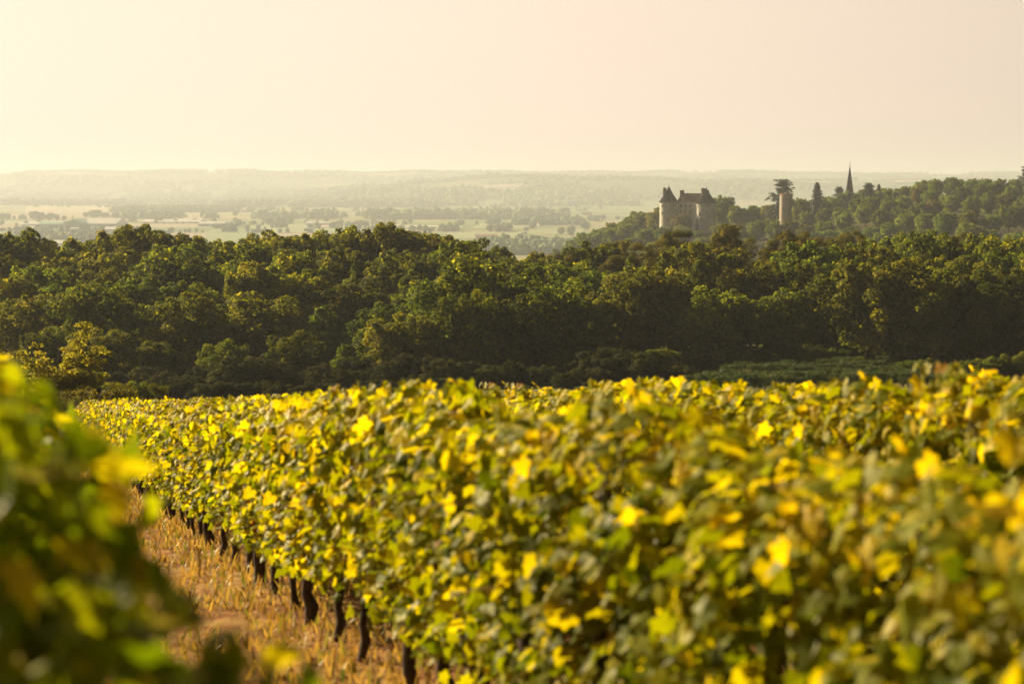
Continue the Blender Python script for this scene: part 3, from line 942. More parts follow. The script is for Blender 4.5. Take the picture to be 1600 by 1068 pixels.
# ------------------------------------------------------------------ the castle
def castle():
    Y0 = 1102.0
    sc = Y0 / F
    X0 = px_x(1074, Y0)
    zb = gz(X0, Y0) - 3

    def X(px): return (px - 1074) * sc

    def Z(py): return py_z(py, Y0) - zb
    root = empty('castle', (X0, Y0, zb))
    tag(root, 'old stone castle with two round towers, cone roofs and brown tiled main roof', 'castle')

    def window(cx, cy, z, w, h, ang, mat=M_DARKGLASS, shutters=False):
        """A recessed dark pane with a dressed frame, facing direction ang (0 = -Y)."""
        m = MB()
        t = 0.16
        m.box(-w / 2 - t, -w / 2, -0.12, 0.3, -t, h + t); m.box(w / 2, w / 2 + t, -0.12, 0.3, -t, h + t)
        m.box(-w / 2, w / 2, -0.12, 0.3, h, h + t); m.box(-w / 2, w / 2, -0.16, 0.3, -t, 0)
        fr = m.build('window', M_SURROUND, root)
        fr.location = (cx, cy, z); fr.rotation_euler = (0, 0, ang)
        MB().box(-w / 2, w / 2, -0.03, 0.2, 0, h).build('pane', mat, fr)
        if shutters:
            for sg in (-1, 1):
                MB().box(min(sg * (w / 2 + t + 0.02), sg * (w / 2 + t + 0.5)), max(sg * (w / 2 + t + 0.02), sg * (w / 2 + t + 0.5)), -0.2, -0.06, 0, h).build('shutter', M_SHUTTER, fr)

    def tower(px0, px1, y, eave, apex_px, apex_py, wins):
        cx, r = X((px0 + px1) / 2), (px1 - px0) / 2 * sc
        e = Z(eave)
        MB().lathe([(r * 1.06, 0), (r * 1.02, 4), (r, e - 0.6), (r * 1.04, e - 0.45), (r * 1.04, e - 0.02)], 40, cx, y).build('tower_wall', M_STONE, root, False)
        ap = Z(apex_py)
        m = MB(); m.lathe([(r * 1.13, e), (r * 0.9, e + (ap - e) * 0.17), (r * 0.5, e + (ap - e) * 0.5), (0.1, ap)], 32, cx, y)
        cone = m.build('tower_roof', M_SLATE, root)
        MB().lathe([(0.14, ap - 0.1), (0.1, ap + 0.6), (0.22, ap + 0.75), (0.05, ap + 0.95), (0.04, ap + 1.7)], 8, cx, y).build('finial', M_METAL, cone)
        for (wpx, wpy, ww, wh, mat, sh) in wins:
            dx = X(wpx) - cx
            a = math.asin(max(-0.97, min(0.97, dx / r)))
            rr = r * 1.015
            window(cx + rr * math.sin(a), y - rr * math.cos(a), Z(wpy) - wh / 2, ww, wh, a, mat, sh)
        return cx, r

    tower(1031.5, 1059.5, 6.0, 316, 1046.5, 291, [(1051.5, 322, 0.9, 1.6, M_DARKGLASS, False), (1034.8, 322, 0.9, 1.5, M_DARKGLASS, False), (1034.8, 333, 0.9, 1.6, M_DARKGLASS, False), (1053, 340, 0.9, 1.6, M_DARKGLASS, False)])
    tower(1084.5, 1115.5, -8.0, 317.2, 1100.5, 293, [(1090, 334, 1.1, 1.9, M_DARKGLASS, False), (1107, 333.5, 1.1, 1.8, M_SHUTTER, True), (1106.5, 345, 1.2, 2.4, M_SHUTTER, True), (1108.5, 323.5, 0.8, 1.0, M_SHUTTER, False), (1113.3, 333.5, 1.0, 1.6, M_SHUTTER, False)])
    MB().lathe([(X(1115.5) - X(1100) + 0.35, Z(352)), (X(1115.5) - X(1100) + 0.35, Z(351))], 40, X(1100), -8.0).build('string_course', M_SURROUND, root)

    # main block between the towers: its front turned a little to the left
    a = R(-14)
    ca, sa = math.cos(a), math.sin(a)
    ox, oy = X(1074), 3.0
    x0, x1 = -5.4, 8.5
    dep = 9.5
    e, rd = Z(315), Z(302)
    blk = MB().box(x0, x1, 0, dep, 0, e).build('main_wall', M_STONE, root)
    blk.location = (ox, oy, 0); blk.rotation_euler = (0, 0, a)
    m = MB()
    o_ = 0.4
    m.add([(x0 - o_, -o_, e - 0.1), (x1 + o_, -o_, e - 0.1), (x1 + o_, dep + o_, e - 0.1), (x0 - o_, dep + o_, e - 0.1), (x0 + 1.4, dep / 2, rd), (x1 - 0.5, dep / 2, rd),
           (x0 - o_, -o_, e + 0.06), (x1 + o_, -o_, e + 0.06), (x1 + o_, dep + o_, e + 0.06), (x0 - o_, dep + o_, e + 0.06)],
          [(3, 2, 1, 0), (0, 1, 7, 6), (1, 2, 8, 7), (2, 3, 9, 8), (3, 0, 6, 9), (6, 7, 5, 4), (7, 8, 5), (8, 9, 4, 5), (9, 6, 4)])
    rf = m.build('main_roof', M_TILE, root)
    rf.location = (ox, oy, 0); rf.rotation_euler = (0, 0, a)
    m = MB().box(x0 + 0.1, x1 - 0.1, -0.2, 0, e - 0.6, e - 0.11); cn = m.build('cornice', M_SURROUND, root); cn.location = (ox, oy, 0); cn.rotation_euler = (0, 0, a)
    for wx in (-3.6, -1.0, 1.6):
        for (zz, hh) in ((Z(324.5), 1.7), (Z(334), 1.8), (Z(345), 2.0)):
            lx, ly = wx * ca, wx * sa
            window(ox + lx, oy + ly, zz, 1.0, hh, a)

    def chimney(px0, px1, ptop, pbot, y, d=1.3, mat=M_BRICK):
        m = MB()
        xa, xb = X(px0), X(px1)
        m.box(xa, xb, y - d / 2, y + d / 2, Z(pbot), Z(ptop) - 0.35)
        m.box(xa - 0.12, xb + 0.12, y - d / 2 - 0.12, y + d / 2 + 0.12, Z(ptop) - 0.35, Z(ptop))
        c = m.build('chimney', mat, root)
        n = max(1, int((xb - xa) / 0.9))
        for i in range(n):
            MB().lathe([(0.2, Z(ptop)), (0.16, Z(ptop) + 0.4)], 8, xa + (i + 0.5) * (xb - xa) / n, y).build('chimney_pot', M_TERRA, c)

    chimney(1036.2, 1041.2, 293.5, 314, 5.0, 1.5)
    chimney(1063.2, 1069.8, 297.5, 306, 8.0)
    chimney(1093.0, 1098.2, 294, 312, -6.5, 1.4)
    chimney(1103.7, 1105.7, 297.5, 310, -4.5, 1.2)
    return root


castle()


def round_tower():
    Y0 = 1078.0
    x = px_x(1227.0, Y0)
    zb = gz(x, Y0) - 2
    root = empty('round_tower', (x, Y0, zb))
    tag(root, 'roofless round stone tower standing alone among the trees, ivy on one side', 'tower')
    r = 10.0 * Y0 / F
    h = py_z(303.5, Y0) - zb
    m = MB()
    n = 36
    rng = random.Random(2)
    prof = [(r * 1.05, 0), (r * 1.01, h * 0.5), (r, h - 0.5)]
    m.lathe(prof + [(r - 0.7, h - 0.5), (r - 0.7, 1.0)], n)
    m.build('tower_wall', M_RUIN, root)
    c = MB(); c.lathe([(r + 0.12, h - 0.49), (r + 0.12, h - 0.1), (r - 0.35, h + 0.12), (r - 0.75, h - 0.1), (r - 0.75, h - 0.49)], n, cap=False)
    c.build('coping', M_TERRA, root)
    a = -0.62
    fr = MB().box(-0.55, -0.32, -0.14, 0.3, -0.1, 1.7).box(0.32, 0.55, -0.14, 0.3, -0.1, 1.7).box(-0.32, 0.32, -0.14, 0.3, 1.5, 1.7).build('window', M_SURROUND, root)
    fr.location = (r * 1.01 * math.sin(a), -r * 1.01 * math.cos(a), py_z(328, Y0) - zb); fr.rotation_euler = (0, 0, a)
    MB().box(-0.32, 0.32, -0.08, 0.2, 0, 1.5).build('opening', M_DARKGLASS, fr)
    rg = np.random.default_rng(8)
    cl = []
    for i in range(46):
        aa = rg.uniform(-0.1, 1.5); z = rg.uniform(1, h + 0.3)
        if aa < 0.5 + 0.35 * math.sin(z): continue
        cl.append(((r * 1.03 * math.sin(aa), -r * 1.03 * math.cos(aa), z), float(rg.uniform(0.7, 1.3))))
    put('ivy', crown_from_clumps('ivy', cl, M_HILL, 9, 60, 0.4), root)


round_tower()


def church():
    Y0 = 1265.0
    x = px_x(1325.5, Y0)
    zb = gz(x, Y0) - 1
    root = empty('church_spire', (x, Y0, zb))
    tag(root, 'slender pointed church spire of dark slate rising above the dark trees', 'church spire')
    e = py_z(305, Y0) - zb
    ap = py_z(258.5, Y0) - zb
    w = 7.2 * Y0 / F
    MB().box(-w, w, -w, w, 0, e - 0.3).build('belfry', M_STONE, root)
    for sx in (-1, 1):
        MB().box(sx * w * 0.45 - 0.5, sx * w * 0.45 + 0.5, -w - 0.05, -w + 0.3, e - 4, e - 1.4).build('louvre', M_DARKGLASS, root)
    MB().box(-w - 0.25, w + 0.25, -w - 0.25, w + 0.25, e - 0.3, e).build('cornice', M_SURROUND, root)
    sp = MB().lathe([(w * 1.05, e + 0.01), (w * 0.78, e + (ap - e) * 0.18), (0.12, ap)], 8, ph=math.pi / 8).build('spire', M_SLATE, root)
    m = MB().lathe([(0.12, ap - 0.2), (0.3, ap + 0.3), (0.08, ap + 0.5)], 8).box(-0.06, 0.06, -0.06, 0.06, ap + 0.4, ap + 2.3).box(-0.5, 0.5, -0.05, 0.05, ap + 1.5, ap + 1.65)
    m.build('cross', M_METAL, sp)


church()

# ------------------------------------------------------------------ trees on the castle hill
hill_top = lerp_list([(820, 405), (860, 392), (900, 364), (950, 346), (1000, 326), (1030, 322), (1110, 325), (1130, 316), (1160, 322), (1200, 318), (1240, 312), (1280, 306), (1310, 300), (1350, 294), (1400, 290), (1440, 279), (1500, 276), (1560, 278), (1680, 279)])
TIER = [('lowest tier', 720, 0), ('second tier', 800, 0.18), ('third tier', 880, 0.36), ('fourth tier', 960, 0.52), ('fifth tier', 1030, 0.68), ('sixth tier', 1140, 0.85), ('topmost tier', 1230, 1.0)]
rh = random.Random(33)
for ti, (tname, yd, t) in enumerate(TIER):
    step = 8.6 / yd * F
    px = 800 + rh.uniform(0, step)
    cnt = 0
    while px < 1670:
        y = yd + rh.uniform(-25, 25)
        x = px_x(px, y)
        g = gz(x, y)
        h = rh.uniform(8.5, 13)
        if ti >= 5:
            h = max(7, min(16, py_z(float(hill_top(px)) + rh.uniform(-2, 7), y) - g))
        top_py = 280 - (g + h) / y * F
        lim = float(hill_top(px)) - 2
        bad = top_py < lim
        if bad:
            h = (280 - lim) / F * y - g
            bad = h < 5.5
        if 1026 < px < 1122 and y < 1100:                     # keep the castle walls in view
            h = min(h, (280 - 353 - rh.uniform(0, 8) + (8 if px < 1075 else 0)) / F * y - g); bad = bad or h < 4
        if 1026 < px < 1122 and 1085 <= y < 1125: bad = True
        if 1208 < px < 1240 and y < 1100:
            h = min(h, (280 - 340 - rh.uniform(0, 6)) / F * y - g); bad = bad or h < 3.5
        if px < 860 and ti > 3: bad = True
        if not bad:
            cnt += 1
            q = rh.random()
            mat, word = (M_HILL, 'rounded green tree') if q < 0.62 else (M_GREEN, 'fresh green tree') if q < 0.8 else (M_OLIVE, 'olive toned tree') if q < 0.93 else (M_GOLD, 'yellowing tree')
            if mat is M_GOLD and 1330 > px: mat, word = M_HILL, 'rounded green tree'
            wid = rh.uniform(0.9, 1.2) * min(1.4, max(0.95, 11.5 / h))
            plant('oak', 'hill_tree', x, y, h, wid, rh.randrange(99999), f'{word} on the castle hill, {nth(cnt)} from the left in the {tname}', 'tree', 'trees on the castle hill', mat)
        px += step * rh.uniform(0.75, 1.2)

for (px, y, top, kind, wid, label, var) in [
    (1222, 1110, 279, 'cedar', 1.0, 'tall dark cedar with tiered branches rising behind the round tower', 0),
    (1275, 1110, 284, 'fir', 1.0, 'narrow dark conifer standing right of the round tower', 0),
    (1310, 1180, 291, 'cedar', 1.0, 'flat topped cedar just left of the church spire', 1),
    (1356, 1120, 285, 'cedar', 1.15, 'broad dark cedar right of the church spire', 1),
    (1371, 1200, 287, 'fir', 0.9, 'small pointed conifer behind the broad cedar near the spire', 0),
    (1335, 1100, 305, 'cedar', 1.1, 'dark spreading cedar in front of the church spire', 0),
    (1398, 1090, 300, 'cedar', 1.3, 'large brownish dark conifer on the hill between spire and crest', 1),
    (1600, 1180, 259, 'cedar', 0.8, 'tall dark conifer on the hill crest at the right edge', 0)]:
    x = px_x(px, y)
    plant(kind, 'cedar_tree' if kind == 'cedar' else 'fir_tree', x, y, py_z(top, y) - gz(x, y), wid, var, label, 'conifer', var=var)
x = px_x(1251, 1070); plant('oak', 'hill_tree', x, 1070, py_z(309, 1070) - gz(x, 1070), 0.85, 4, 'dark ivy-clad tree pressed against the round stone tower', 'tree', mat=M_OAK)
x = px_x(1088.5, 1082); plant('cypress', 'cypress_tree', x, 1082, py_z(340, 1082) - gz(x, 1082), 1.2, 1, 'narrow dark cypress against the right castle tower', 'tree')
x = px_x(1067, 1086); plant('oak', 'castle_garden_tree', x, 1086, py_z(332, 1086) - gz(x, 1086), 1.0, 2, 'yellowing tree in front of the castle main block', 'tree', mat=M_GOLD)
x = px_x(1128, 1135); plant('oak', 'castle_garden_tree', x, 1135, py_z(304, 1135) - gz(x, 1135), 1.0, 3, 'tall rounded green tree just behind the right castle tower', 'tree', mat=M_HILL)


# ------------------------------------------------------------------ the valley: woods, trees, fields, buildings
def ico(sub):
    import bmesh
    bm = bmesh.new()
    bmesh.ops.create_icosphere(bm, subdivisions=sub, radius=1.0)
    V = np.array([v.co[:] for v in bm.verts]); Fc = np.array([[v.index for v in f.verts] for f in bm.faces])
    bm.free()
    return V, Fc


ICO1, ICO2 = ico(1), ico(2)


def lumps(name, X, Y, Hh, Wd, label, seed, sub=1, mat=M_FAR):
    rng = np.random.default_rng(seed)
    bv, bf = ICO1 if sub == 1 else ICO2
    n = len(X)
    Z = ground(X, Y)
    disp = 1 + rng.normal(0, 0.16, (n, len(bv)))
    V = bv[None] * disp[:, :, None]
    V = V * np.stack([Wd / 2, Wd / 2, Hh * 0.56], -1)[:, None, :]
    V[:, :, 2] = V[:, :, 2] + (Hh * 0.46)[:, None]
    V = V + np.stack([X, Y, Z], -1)[:, None, :]
    Fc = (np.arange(n)[:, None, None] * len(bv) + bf[None]).reshape(-1, 3)
    tone = np.repeat(rng.uniform(0, 1, n), len(bf))
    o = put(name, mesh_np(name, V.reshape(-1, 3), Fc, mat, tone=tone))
    tag(o, label, 'woodland', kind='stuff')


def y_at(py, z=-100):
    return z / slope_at(py)


def band(px0, px1, py, depth, dens, h, label, seed, hv=0.25, sub=1, gaps=0.0, name='woodland'):
    """A strip of wood whose foot is seen at row py."""
    rng = np.random.default_rng(seed)
    y0 = y_at(py)
    xa, xb = (px0 - 800) / F * y0, (px1 - 800) / F * y0
    n = max(3, int((xb - xa) * depth / (dens * dens)))
    X = rng.uniform(xa, xb, n); Y = y0 + rng.uniform(0, depth, n)
    if gaps:
        f = np.sin(X * 0.021 + seed) + np.sin(X * 0.0083 + seed * 2.1)
        k = f > -1.6 + gaps * 1.8
        X, Y = X[k], Y[k]
    Hh = h * (1 + rng.normal(0, hv, len(X)).clip(-0.5, 0.7))
    lumps(name, X, Y, Hh, Hh * rng.uniform(0.7, 1.15, len(X)), label, seed, sub)


band(170, 345, 331.5, 500, 13, 17, 'even topped plantation block in the hazy valley', 1, hv=0.06)
band(-40, 172, 320.5, 420, 17, 17, 'hazy band of wood left of the plantation block', 2, gaps=0.3)
band(345, 700, 324, 700, 17, 18, 'hazy wood stretching right of the plantation', 3, gaps=0.2)
band(-40, 240, 311, 500, 26, 20, 'faintest strip of wood under the far hills', 4, gaps=0.5)
band(240, 800, 312, 700, 26, 22, 'faint tree strip along the foot of the hills', 5, gaps=0.4)
band(640, 1050, 322, 900, 20, 18, 'broken woodland on the valley floor under the far ridge', 6, gaps=0.35)
band(480, 890, 343, 420, 14, 17, 'long dark wood across the middle of the valley', 7, gaps=0.1)
band(330, 480, 342, 260, 14, 13, 'wood strip beside the tiled farmhouses', 8, gaps=0.5)
band(180, 330, 342, 160, 13, 14, 'tree line behind the pale sheds', 9, gaps=0.3)
band(-30, 195, 381, 420, 11, 9, 'bushy scrub below the big sheds', 10, sub=2)
band(690, 800, 361.5, 90, 11, 11, 'copse between the pale valley fields', 12, sub=2, gaps=0.3)
band(800, 930, 352, 160, 13, 13, 'tree belt beyond the pale field near the castle hill', 13, gaps=0.4)
band(320, 640, 352, 60, 22, 9, 'hedge line along the green field', 14, gaps=1.0)
band(750, 960, 400, 420, 11, 11, 'thick wood at the foot of the castle hill', 16, sub=2)


def hedgerows():
    rng = np.random.default_rng(61)
    X, Y = [], []
    for _ in range(70):
        py = rng.uniform(316, 366); y0 = y_at(py)
        p0 = rng.uniform(-60, 860); ln = rng.uniform(25, 190)
        if py > 352 and p0 + ln > 720: continue
        n = int(ln / F * y0 / 11)
        t = rng.random(n)
        u = p0 + ln * t
        y = y0 * (1 + rng.uniform(-0.03, 0.03) * (t - 0.5)) + rng.normal(0, 6 + 14 * rng.random(), n)
        k = np.sin(t * rng.uniform(4, 14) + rng.uniform(0, 6)) + rng.normal(0, 0.5, n) > -0.5
        X.append(((u - 800) / F * y)[k]); Y.append(y[k])
    X, Y = np.concatenate(X), np.concatenate(Y)
    Hh = rng.uniform(5, 14, len(X))
    lumps('hedgerow_trees', X, Y, Hh, Hh * rng.uniform(0.8, 1.5, len(X)), 'hedgerows and scattered trees between the valley fields', 62)


hedgerows()


def hill_woods():
    rng = np.random.default_rng(40)
    n = 9000
    U = rng.uniform(-60, 1680, n)
    Y = np.where(rng.random(n) < 0.5, rng.uniform(7900, 9700, n), rng.uniform(10500, 13400, n))
    X = (U - 800) / F * Y
    f = np.sin(X * 0.0031 + Y * 0.004) + np.sin(X * 0.0067 - Y * 0.0023 + 2) + rng.normal(0, 0.35, n)
    k = f > -0.2
    X, Y = X[k], Y[k]
    u = np.arange(-60, 1680, 1.6)
    for yc in (9500, 13300):
        uu = u + rng.uniform(-1, 1, len(u))
        g = np.sin(uu * 0.05) + np.sin(uu * 0.017 + yc) + rng.normal(0, 0.4, len(u)) > -0.9
        X = np.concatenate([X, ((uu - 800) / F * yc)[g]]); Y = np.concatenate([Y, np.full(g.sum(), float(yc)) + rng.uniform(-40, 40, g.sum())])
    Hh = rng.uniform(9, 17, len(X)) * np.where(Y > 10000, 1.15, 1)
    lumps('hill_woodland', X, Y, Hh, Hh * rng.uniform(1.0, 1.8, len(X)), 'woods covering the far hazy hills', 41)


hill_woods()

# single trees one can tell apart in the valley
VT = []
for s in range(3):
    cl = [(tuple(np.array(c) * np.array([1, 1, 1])), r * 1.25) for c, r in oak_clumps(500 + s, 14, 5.4, 1.5, 26, rc=(1.4, 2.4))]
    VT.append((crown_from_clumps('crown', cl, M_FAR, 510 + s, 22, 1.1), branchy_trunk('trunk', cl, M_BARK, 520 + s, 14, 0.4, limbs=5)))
rvt = random.Random(77)


def valley_tree(px, py, hpx, label, wid=1.0):
    y = y_at(py)
    x = px_x(px, y, -100)
    h = hpx / F * y
    k = h / 14.4
    o = empty('valley_tree', (x, y, gz(x, y) - 0.2), rvt.uniform(0, 6.28), (k * wid, k * wid, k))
    tag(o, label, 'tree', 'single trees in the valley')
    cm, tm = VT[rvt.randrange(3)]
    put('crown', cm, o); put('trunk', tm, o)


for i, (px, w) in enumerate([(4, 1.2), (12, 1.1), (22, 0.6), (31, 0.8), (40, 0.7)]):
    valley_tree(px, 344, 12 - 4 * (i > 1), f'hazy tree beyond the green shed, {nth(i + 1)} from the picture edge', w)
for i, (px, h, w) in enumerate([(54, 16, 1.3), (65, 15, 1.1), (78, 14, 1.3), (90, 10, 1.0), (100, 9, 1.1)]):
    valley_tree(px, 345, h, f'rounded tree of the clump behind the white glasshouse roof, {nth(i + 1)} from the left', w)
for i, (px, h, w) in enumerate([(134, 9, 1.2), (143, 12, 1.2), (152, 13, 1.4), (165, 9, 1.3), (178, 9, 1.2), (190, 8, 1.2)]):
    valley_tree(px, 340, h, f'tree of the dark row behind the green shed roof, {nth(i + 1)} from the left', w)
for i, (px, py, h, w) in enumerate([(372, 353, 11, 1.4), (387, 364, 9, 0.8), (368, 338, 9, 1.2), (412, 346, 8, 1.2), (436, 347, 9, 1.3), (455, 346, 8, 1.1), (490, 325, 11, 1.4), (604, 356, 10, 1.3), (664, 366, 15, 0.7), (672, 368, 13, 0.6)]):
    valley_tree(px, py, h, f'lone valley tree among pale fields, {nth(i + 1)} counting from the sheds rightward', w)
for i, (px, py, h, w) in enumerate([(766, 362, 12, 1.3), (780, 363, 14, 1.6), (793, 361, 10, 1.2), (848, 354, 14, 0.9), (887, 338, 15, 0.5), (862, 350, 10, 1.2), (832, 358, 11, 1.3), (886, 352, 12, 1.2), (908, 350, 10, 1.2), (892, 368, 16, 1.1), (877, 366, 12, 1.3), (914, 360, 15, 1.2), (822, 362, 8, 1.4)]):
    valley_tree(px, py, h, f'tree in the valley left of the castle hill, {nth(i + 1)} counting from the copse', w)


def field(px0, px1, py0, py1, c, label, skew=0.0, dz=0.5):
    """A field as a thin sheet that lies on the valley floor; py0 far edge, py1 near edge."""
    m = MB()
    n = 12
    vs = []
    for j in range(5):
        py = py1 + (py0 - py1) * j / 4
        for i in range(n + 1):
            px = px0 + (px1 - px0) * i / n + skew * j / 4
            y = y_at(py)
            if y > 7200: y = min(y, 14000)
            x = px_x(px, y, -100)
            vs.append((x, y, gz(x, y) + dz))
    fs = [(j * (n + 1) + i, j * (n + 1) + i + 1, (j + 1) * (n + 1) + i + 1, (j + 1) * (n + 1) + i) for j in range(4) for i in range(n)]
    m.add(vs, fs)
    mat = solid_mat('field', tuple(k * 0.88 for k in c), tuple(k * 1.1 for k in c), 0.006, detail=4)
    o = m.build('field', mat); tag(o, label, 'field', kind='structure')


TAN, PALE, GREEN, LIGHT = (0.27, 0.22, 0.14), (0.36, 0.31, 0.22), (0.14, 0.19, 0.07), (0.19, 0.22, 0.095)
field(40, 172, 322.5, 333, TAN, 'tan stubble field before the plantation')
field(150, 182, 313.5, 315.5, PALE, 'pale strip by the plantation')
field(-30, 40, 346, 350, TAN, 'tan field beside the white glasshouse')
field(310, 398, 358, 379, GREEN, 'green field below the sheds', 20)
field(392, 490, 350, 364, LIGHT, 'light green field')
field(480, 640, 349, 356, TAN, 'pale stubble field')
field(480, 620, 357, 364, GREEN, 'green strip')
field(735, 835, 348.5, 357, LIGHT, 'light green field near the copse', 18)
field(690, 815, 363, 373, LIGHT, 'light field below the copse', 10)
field(812, 905, 358, 366, LIGHT, 'light field at the hill foot', 15)
field(270, 340, 340, 343, TAN, 'tan field behind the sheds')


def hill_field(px0, px1, y0, y1, c, label):
    vs, n = [], 14
    for j in range(6):
        y = y0 + (y1 - y0) * j / 5
        for i in range(n + 1):
            x = (px0 + (px1 - px0) * i / n - 800 + 6 * math.sin(i * 0.9 + j)) / F * y
            vs.append((x, y, gz(x, y) + 11.0))
    fs = [(j * (n + 1) + i, j * (n + 1) + i + 1, (j + 1) * (n + 1) + i + 1, (j + 1) * (n + 1) + i) for j in range(5) for i in range(n)]
    o = MB().add(vs, fs).build('hill_field', solid_mat('hill_field', tuple(k * 0.9 for k in c), tuple(k * 1.1 for k in c), 0.004))
    tag(o, label, 'field', kind='structure')


hill_field(752, 820, 8450, 8650, TAN, 'tan field on the far slope')
hill_field(780, 850, 8330, 8420, PALE, 'pale field on the far slope')
hill_field(790, 930, 7950, 8250, GREEN, 'green field on the far slope')
hill_field(870, 990, 9250, 9450, LIGHT, 'light green field near the ridge top')
hill_field(1240, 1300, 9000, 9150, TAN, 'tan slope field behind the conifers')
hill_field(1375, 1440, 9150, 9350, TAN, 'tan slope field right of the spire')
hill_field(1390, 1450, 8900, 9020, PALE, 'pale slope field right of the spire')
hill_field(690, 745, 8380, 8450, TAN, 'thin tan field left on the slope')


def road():
    m = MB()
    pts = [(590, 352.5), (640, 352.8), (690, 354), (720, 355), (700, 358), (672, 361), (655, 366)]
    vs = []
    for px, py in pts:
        y = y_at(py); x = px_x(px, y, -100)
        vs += [(x, y - 30, gz(x, y) + 0.9), (x + 6, y + 30, gz(x, y) + 0.9)]
    m.add(vs, [(2 * i, 2 * i + 2, 2 * i + 3, 2 * i + 1) for i in range(len(pts) - 1)])
    tag(m.build('road', solid_mat('pale_road', (0.5, 0.46, 0.4), (0.6, 0.55, 0.48), 0.01)), 'pale road through the valley', 'road', kind='structure')


road()


def shed(px0, px1, py, hpx, label, wall=M_GREYWALL, roof=M_WROOF, depth=60, gable=0.35, extra=None, bays=1, name='warehouse'):
    y = y_at(py)
    x0, x1 = (px0 - 800) / F * y, (px1 - 800) / F * y
    xc = (x0 + x1) / 2
    w = (x1 - x0) / 2
    h = hpx / F * y
    wh = h * (1 - gable)
    root = empty(name, (xc, y, gz(xc, y) - 0.3))
    tag(root, label, 'warehouse' if name == 'warehouse' else 'house')
    MB().box(-w, w, 0, depth, 0, wh).build('wall', wall, root)
    m = MB()
    bw = 2 * w / bays
    if extra == 'gable':                 # gable ends face the viewer
        for b in range(bays):
            a = -w + b * bw
            m.add([(a - .3, -1, wh), (a + bw / 2, -1, h), (a + bw + .3, -1, wh), (a - .3, depth + 1, wh), (a + bw / 2, depth + 1, h), (a + bw + .3, depth + 1, wh)],
                  [(0, 1, 4, 3), (1, 2, 5, 4), (0, 2, 1), (3, 4, 5), (0, 3, 5, 2)])
    else:
        m.add([(-w - .5, -1, wh + .02), (w + .5, -1, wh + .02), (w + .5, depth + 1, wh + .02), (-w - .5, depth + 1, wh + .02), (-w - .5, depth / 2, h), (w + .5, depth / 2, h)],
              [(3, 2, 1, 0), (0, 1, 5, 4), (2, 3, 4, 5), (1, 2, 5), (3, 0, 4)])
    m.build('roof', roof, root)
    n = max(2, int((x1 - x0) / 14))
    dw = (x1 - x0) / n * 0.45
    for i in range(n):
        c = -w + (i + 0.5) * 2 * w / n
        MB().box(c - dw / 2, c + dw / 2, -0.25, 0.3, 0.3, wh * 0.62).build('door', M_BLUEDOOR if i % 3 == 1 else M_DARKGLASS, root)
    return root


shed(33, 92, 352.5, 6.5, 'long white roofed glasshouse shed at the edge of the valley fields', gable=0.6, depth=120)
shed(60, 134, 357, 10, 'low green walled shed in front of the glasshouse', M_GREENWALL, M_GREENWALL, gable=0.3, depth=60)
shed(100, 131, 357.5, 15.5, 'green gabled hall with pale roof, taller than its neighbours', M_GREENWALL, M_GREENWALL, depth=90, extra='gable', gable=0.35)
shed(131, 182, 357, 15.5, 'big green warehouse with wide pale grey roof', M_GREENWALL, M_WROOF, depth=130, gable=0.5)
shed(110, 129, 361.5, 6, 'small grey shed in front of the green hall', M_GREYWALL, M_GREYWALL, depth=30, gable=0.2)
shed(134, 192, 361, 6.5, 'low white roofed shed in front of the big green warehouse', M_GREYWALL, M_WROOF, depth=70, gable=0.5)
shed(222, 312, 349, 6, 'long flat pale roofed warehouse beyond the oaks', M_RENDER, M_WROOF, depth=110, gable=0.55)
shed(310, 350, 353.5, 7.5, 'grey green warehouse with pale roof beside the green field', M_GREENWALL, M_WROOF, depth=70, gable=0.45)
shed(344, 372, 353, 5, 'small pale warehouse next to the round tree', M_GREYWALL, M_WROOF, depth=50, gable=0.5)
shed(478, 514, 351.5, 5.5, 'small dark walled warehouse behind the wood top', M_GREYWALL, M_WROOF, depth=40, gable=0.5)
shed(64, 98, 383, 7.5, 'white roofed shed peeking over the oaks', M_RENDER, M_WROOF, depth=60, gable=0.6)
shed(743, 778, 374.5, 9, 'long low farm building with tall dark openings', M_RENDER, M_ROOF, depth=14, gable=0.35)


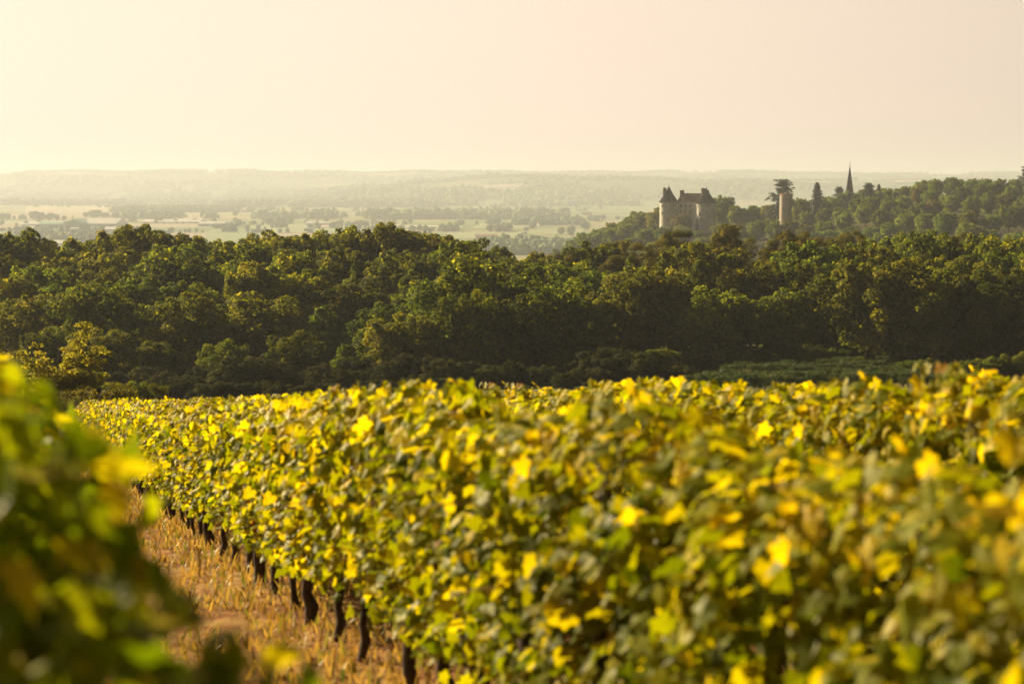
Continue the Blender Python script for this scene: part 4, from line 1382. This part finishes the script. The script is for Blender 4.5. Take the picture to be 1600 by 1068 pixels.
def house(px, py, wpx, hpx, label):
    y = y_at(py)
    x = px_x(px, y, -100)
    w = wpx / F * y / 2
    h = hpx / F * y
    root = empty('farmhouse', (x, y, gz(x, y) - 0.2), rvt.uniform(-0.3, 0.3))
    tag(root, label, 'house')
    MB().box(-w, w, 0, 9, 0, h * 0.6).build('wall', M_RENDER, root)
    rf = MB().add([(-w - .4, -.5, h * .6 + .02), (w + .4, -.5, h * .6 + .02), (w + .4, 9.5, h * .6 + .02), (-w - .4, 9.5, h * .6 + .02), (-w - .4, 4.5, h), (w + .4, 4.5, h)],
                  [(3, 2, 1, 0), (0, 1, 5, 4), (2, 3, 4, 5), (1, 2, 5), (3, 0, 4)]).build('roof', M_ROOF, root)
    MB().box(w * 0.4, w * 0.4 + 0.8, 4.2, 5.2, h * 0.8, h * 1.15).build('chimney', M_BRICK, rf)
    for q in (-0.6, 0, 0.6):
        MB().box(q * w - 0.6, q * w + 0.6, -0.12, 0.3, h * 0.15, h * 0.42).build('window', M_DARKGLASS, root)


for i, (px, py, w, h) in enumerate([(409, 343, 11, 5.5), (425, 344, 14, 5), (447, 345, 17, 6), (462, 343, 9, 5), (566, 349, 18, 5), (589, 349, 12, 4.5), (868, 346, 20, 6.5), (925, 341, 14, 5), (917, 336, 16, 5), (845, 352, 8, 5), (223, 341, 7, 8)]):
    house(px, py, w, h, ['tiled farmhouse at the start of the hamlet by the round tree', 'wider tiled farmhouse, second in the hamlet', 'longest tiled farmhouse of the hamlet', 'small tiled house at the end of the hamlet', 'long red roofed farm on the stubble field',
                         'short red roofed barn beside the long farm', 'wide tiled house among trees under the castle hill', 'tiled house nearest the castle hill woods', 'tiled house on the pale strip beyond the castle hill', 'small white house by the dark wood end', 'tall narrow house above the pale warehouse'][i])


def silo():
    y = y_at(309.5)
    x = px_x(517, y, -100)
    root = empty('silo_tower', (x, y, gz(x, y)))
    tag(root, 'squat grey tower standing above the hazy valley wood', 'tower')
    k = y / F
    MB().box(-3.4 * k, 3.4 * k, 0, 20, 0, 10.5 * k).build('tower_wall', M_GREYWALL, root)
    MB().box(-1.6 * k, 2.2 * k, 4, 16, 10.5 * k + 0.01, 12.0 * k).build('lift_house', M_GREYWALL, root)
    MB().box(-5 * k, 6 * k, -18, -1, 0, 2.2 * k).build('base_shed', M_WROOF, root)


silo()


# ------------------------------------------------------------------ the hazy morning air
def haze():
    m, nt, out = new_mat('haze')
    v = nt.nodes.new('ShaderNodeVolumePrincipled')
    v.inputs['Color'].default_value = (0.62, 0.69, 0.79, 1)
    v.inputs['Density'].default_value = 1.2e-4
    v.inputs['Anisotropy'].default_value = 0.22
    nt.links.new(v.outputs['Volume'], out.inputs['Volume'])
    o = MB().box(-15000, 15000, -15000, 15000, -103, 75).build('haze', m)
    tag(o, 'pale warm haze lying over the valley', 'haze', kind='stuff')


haze()
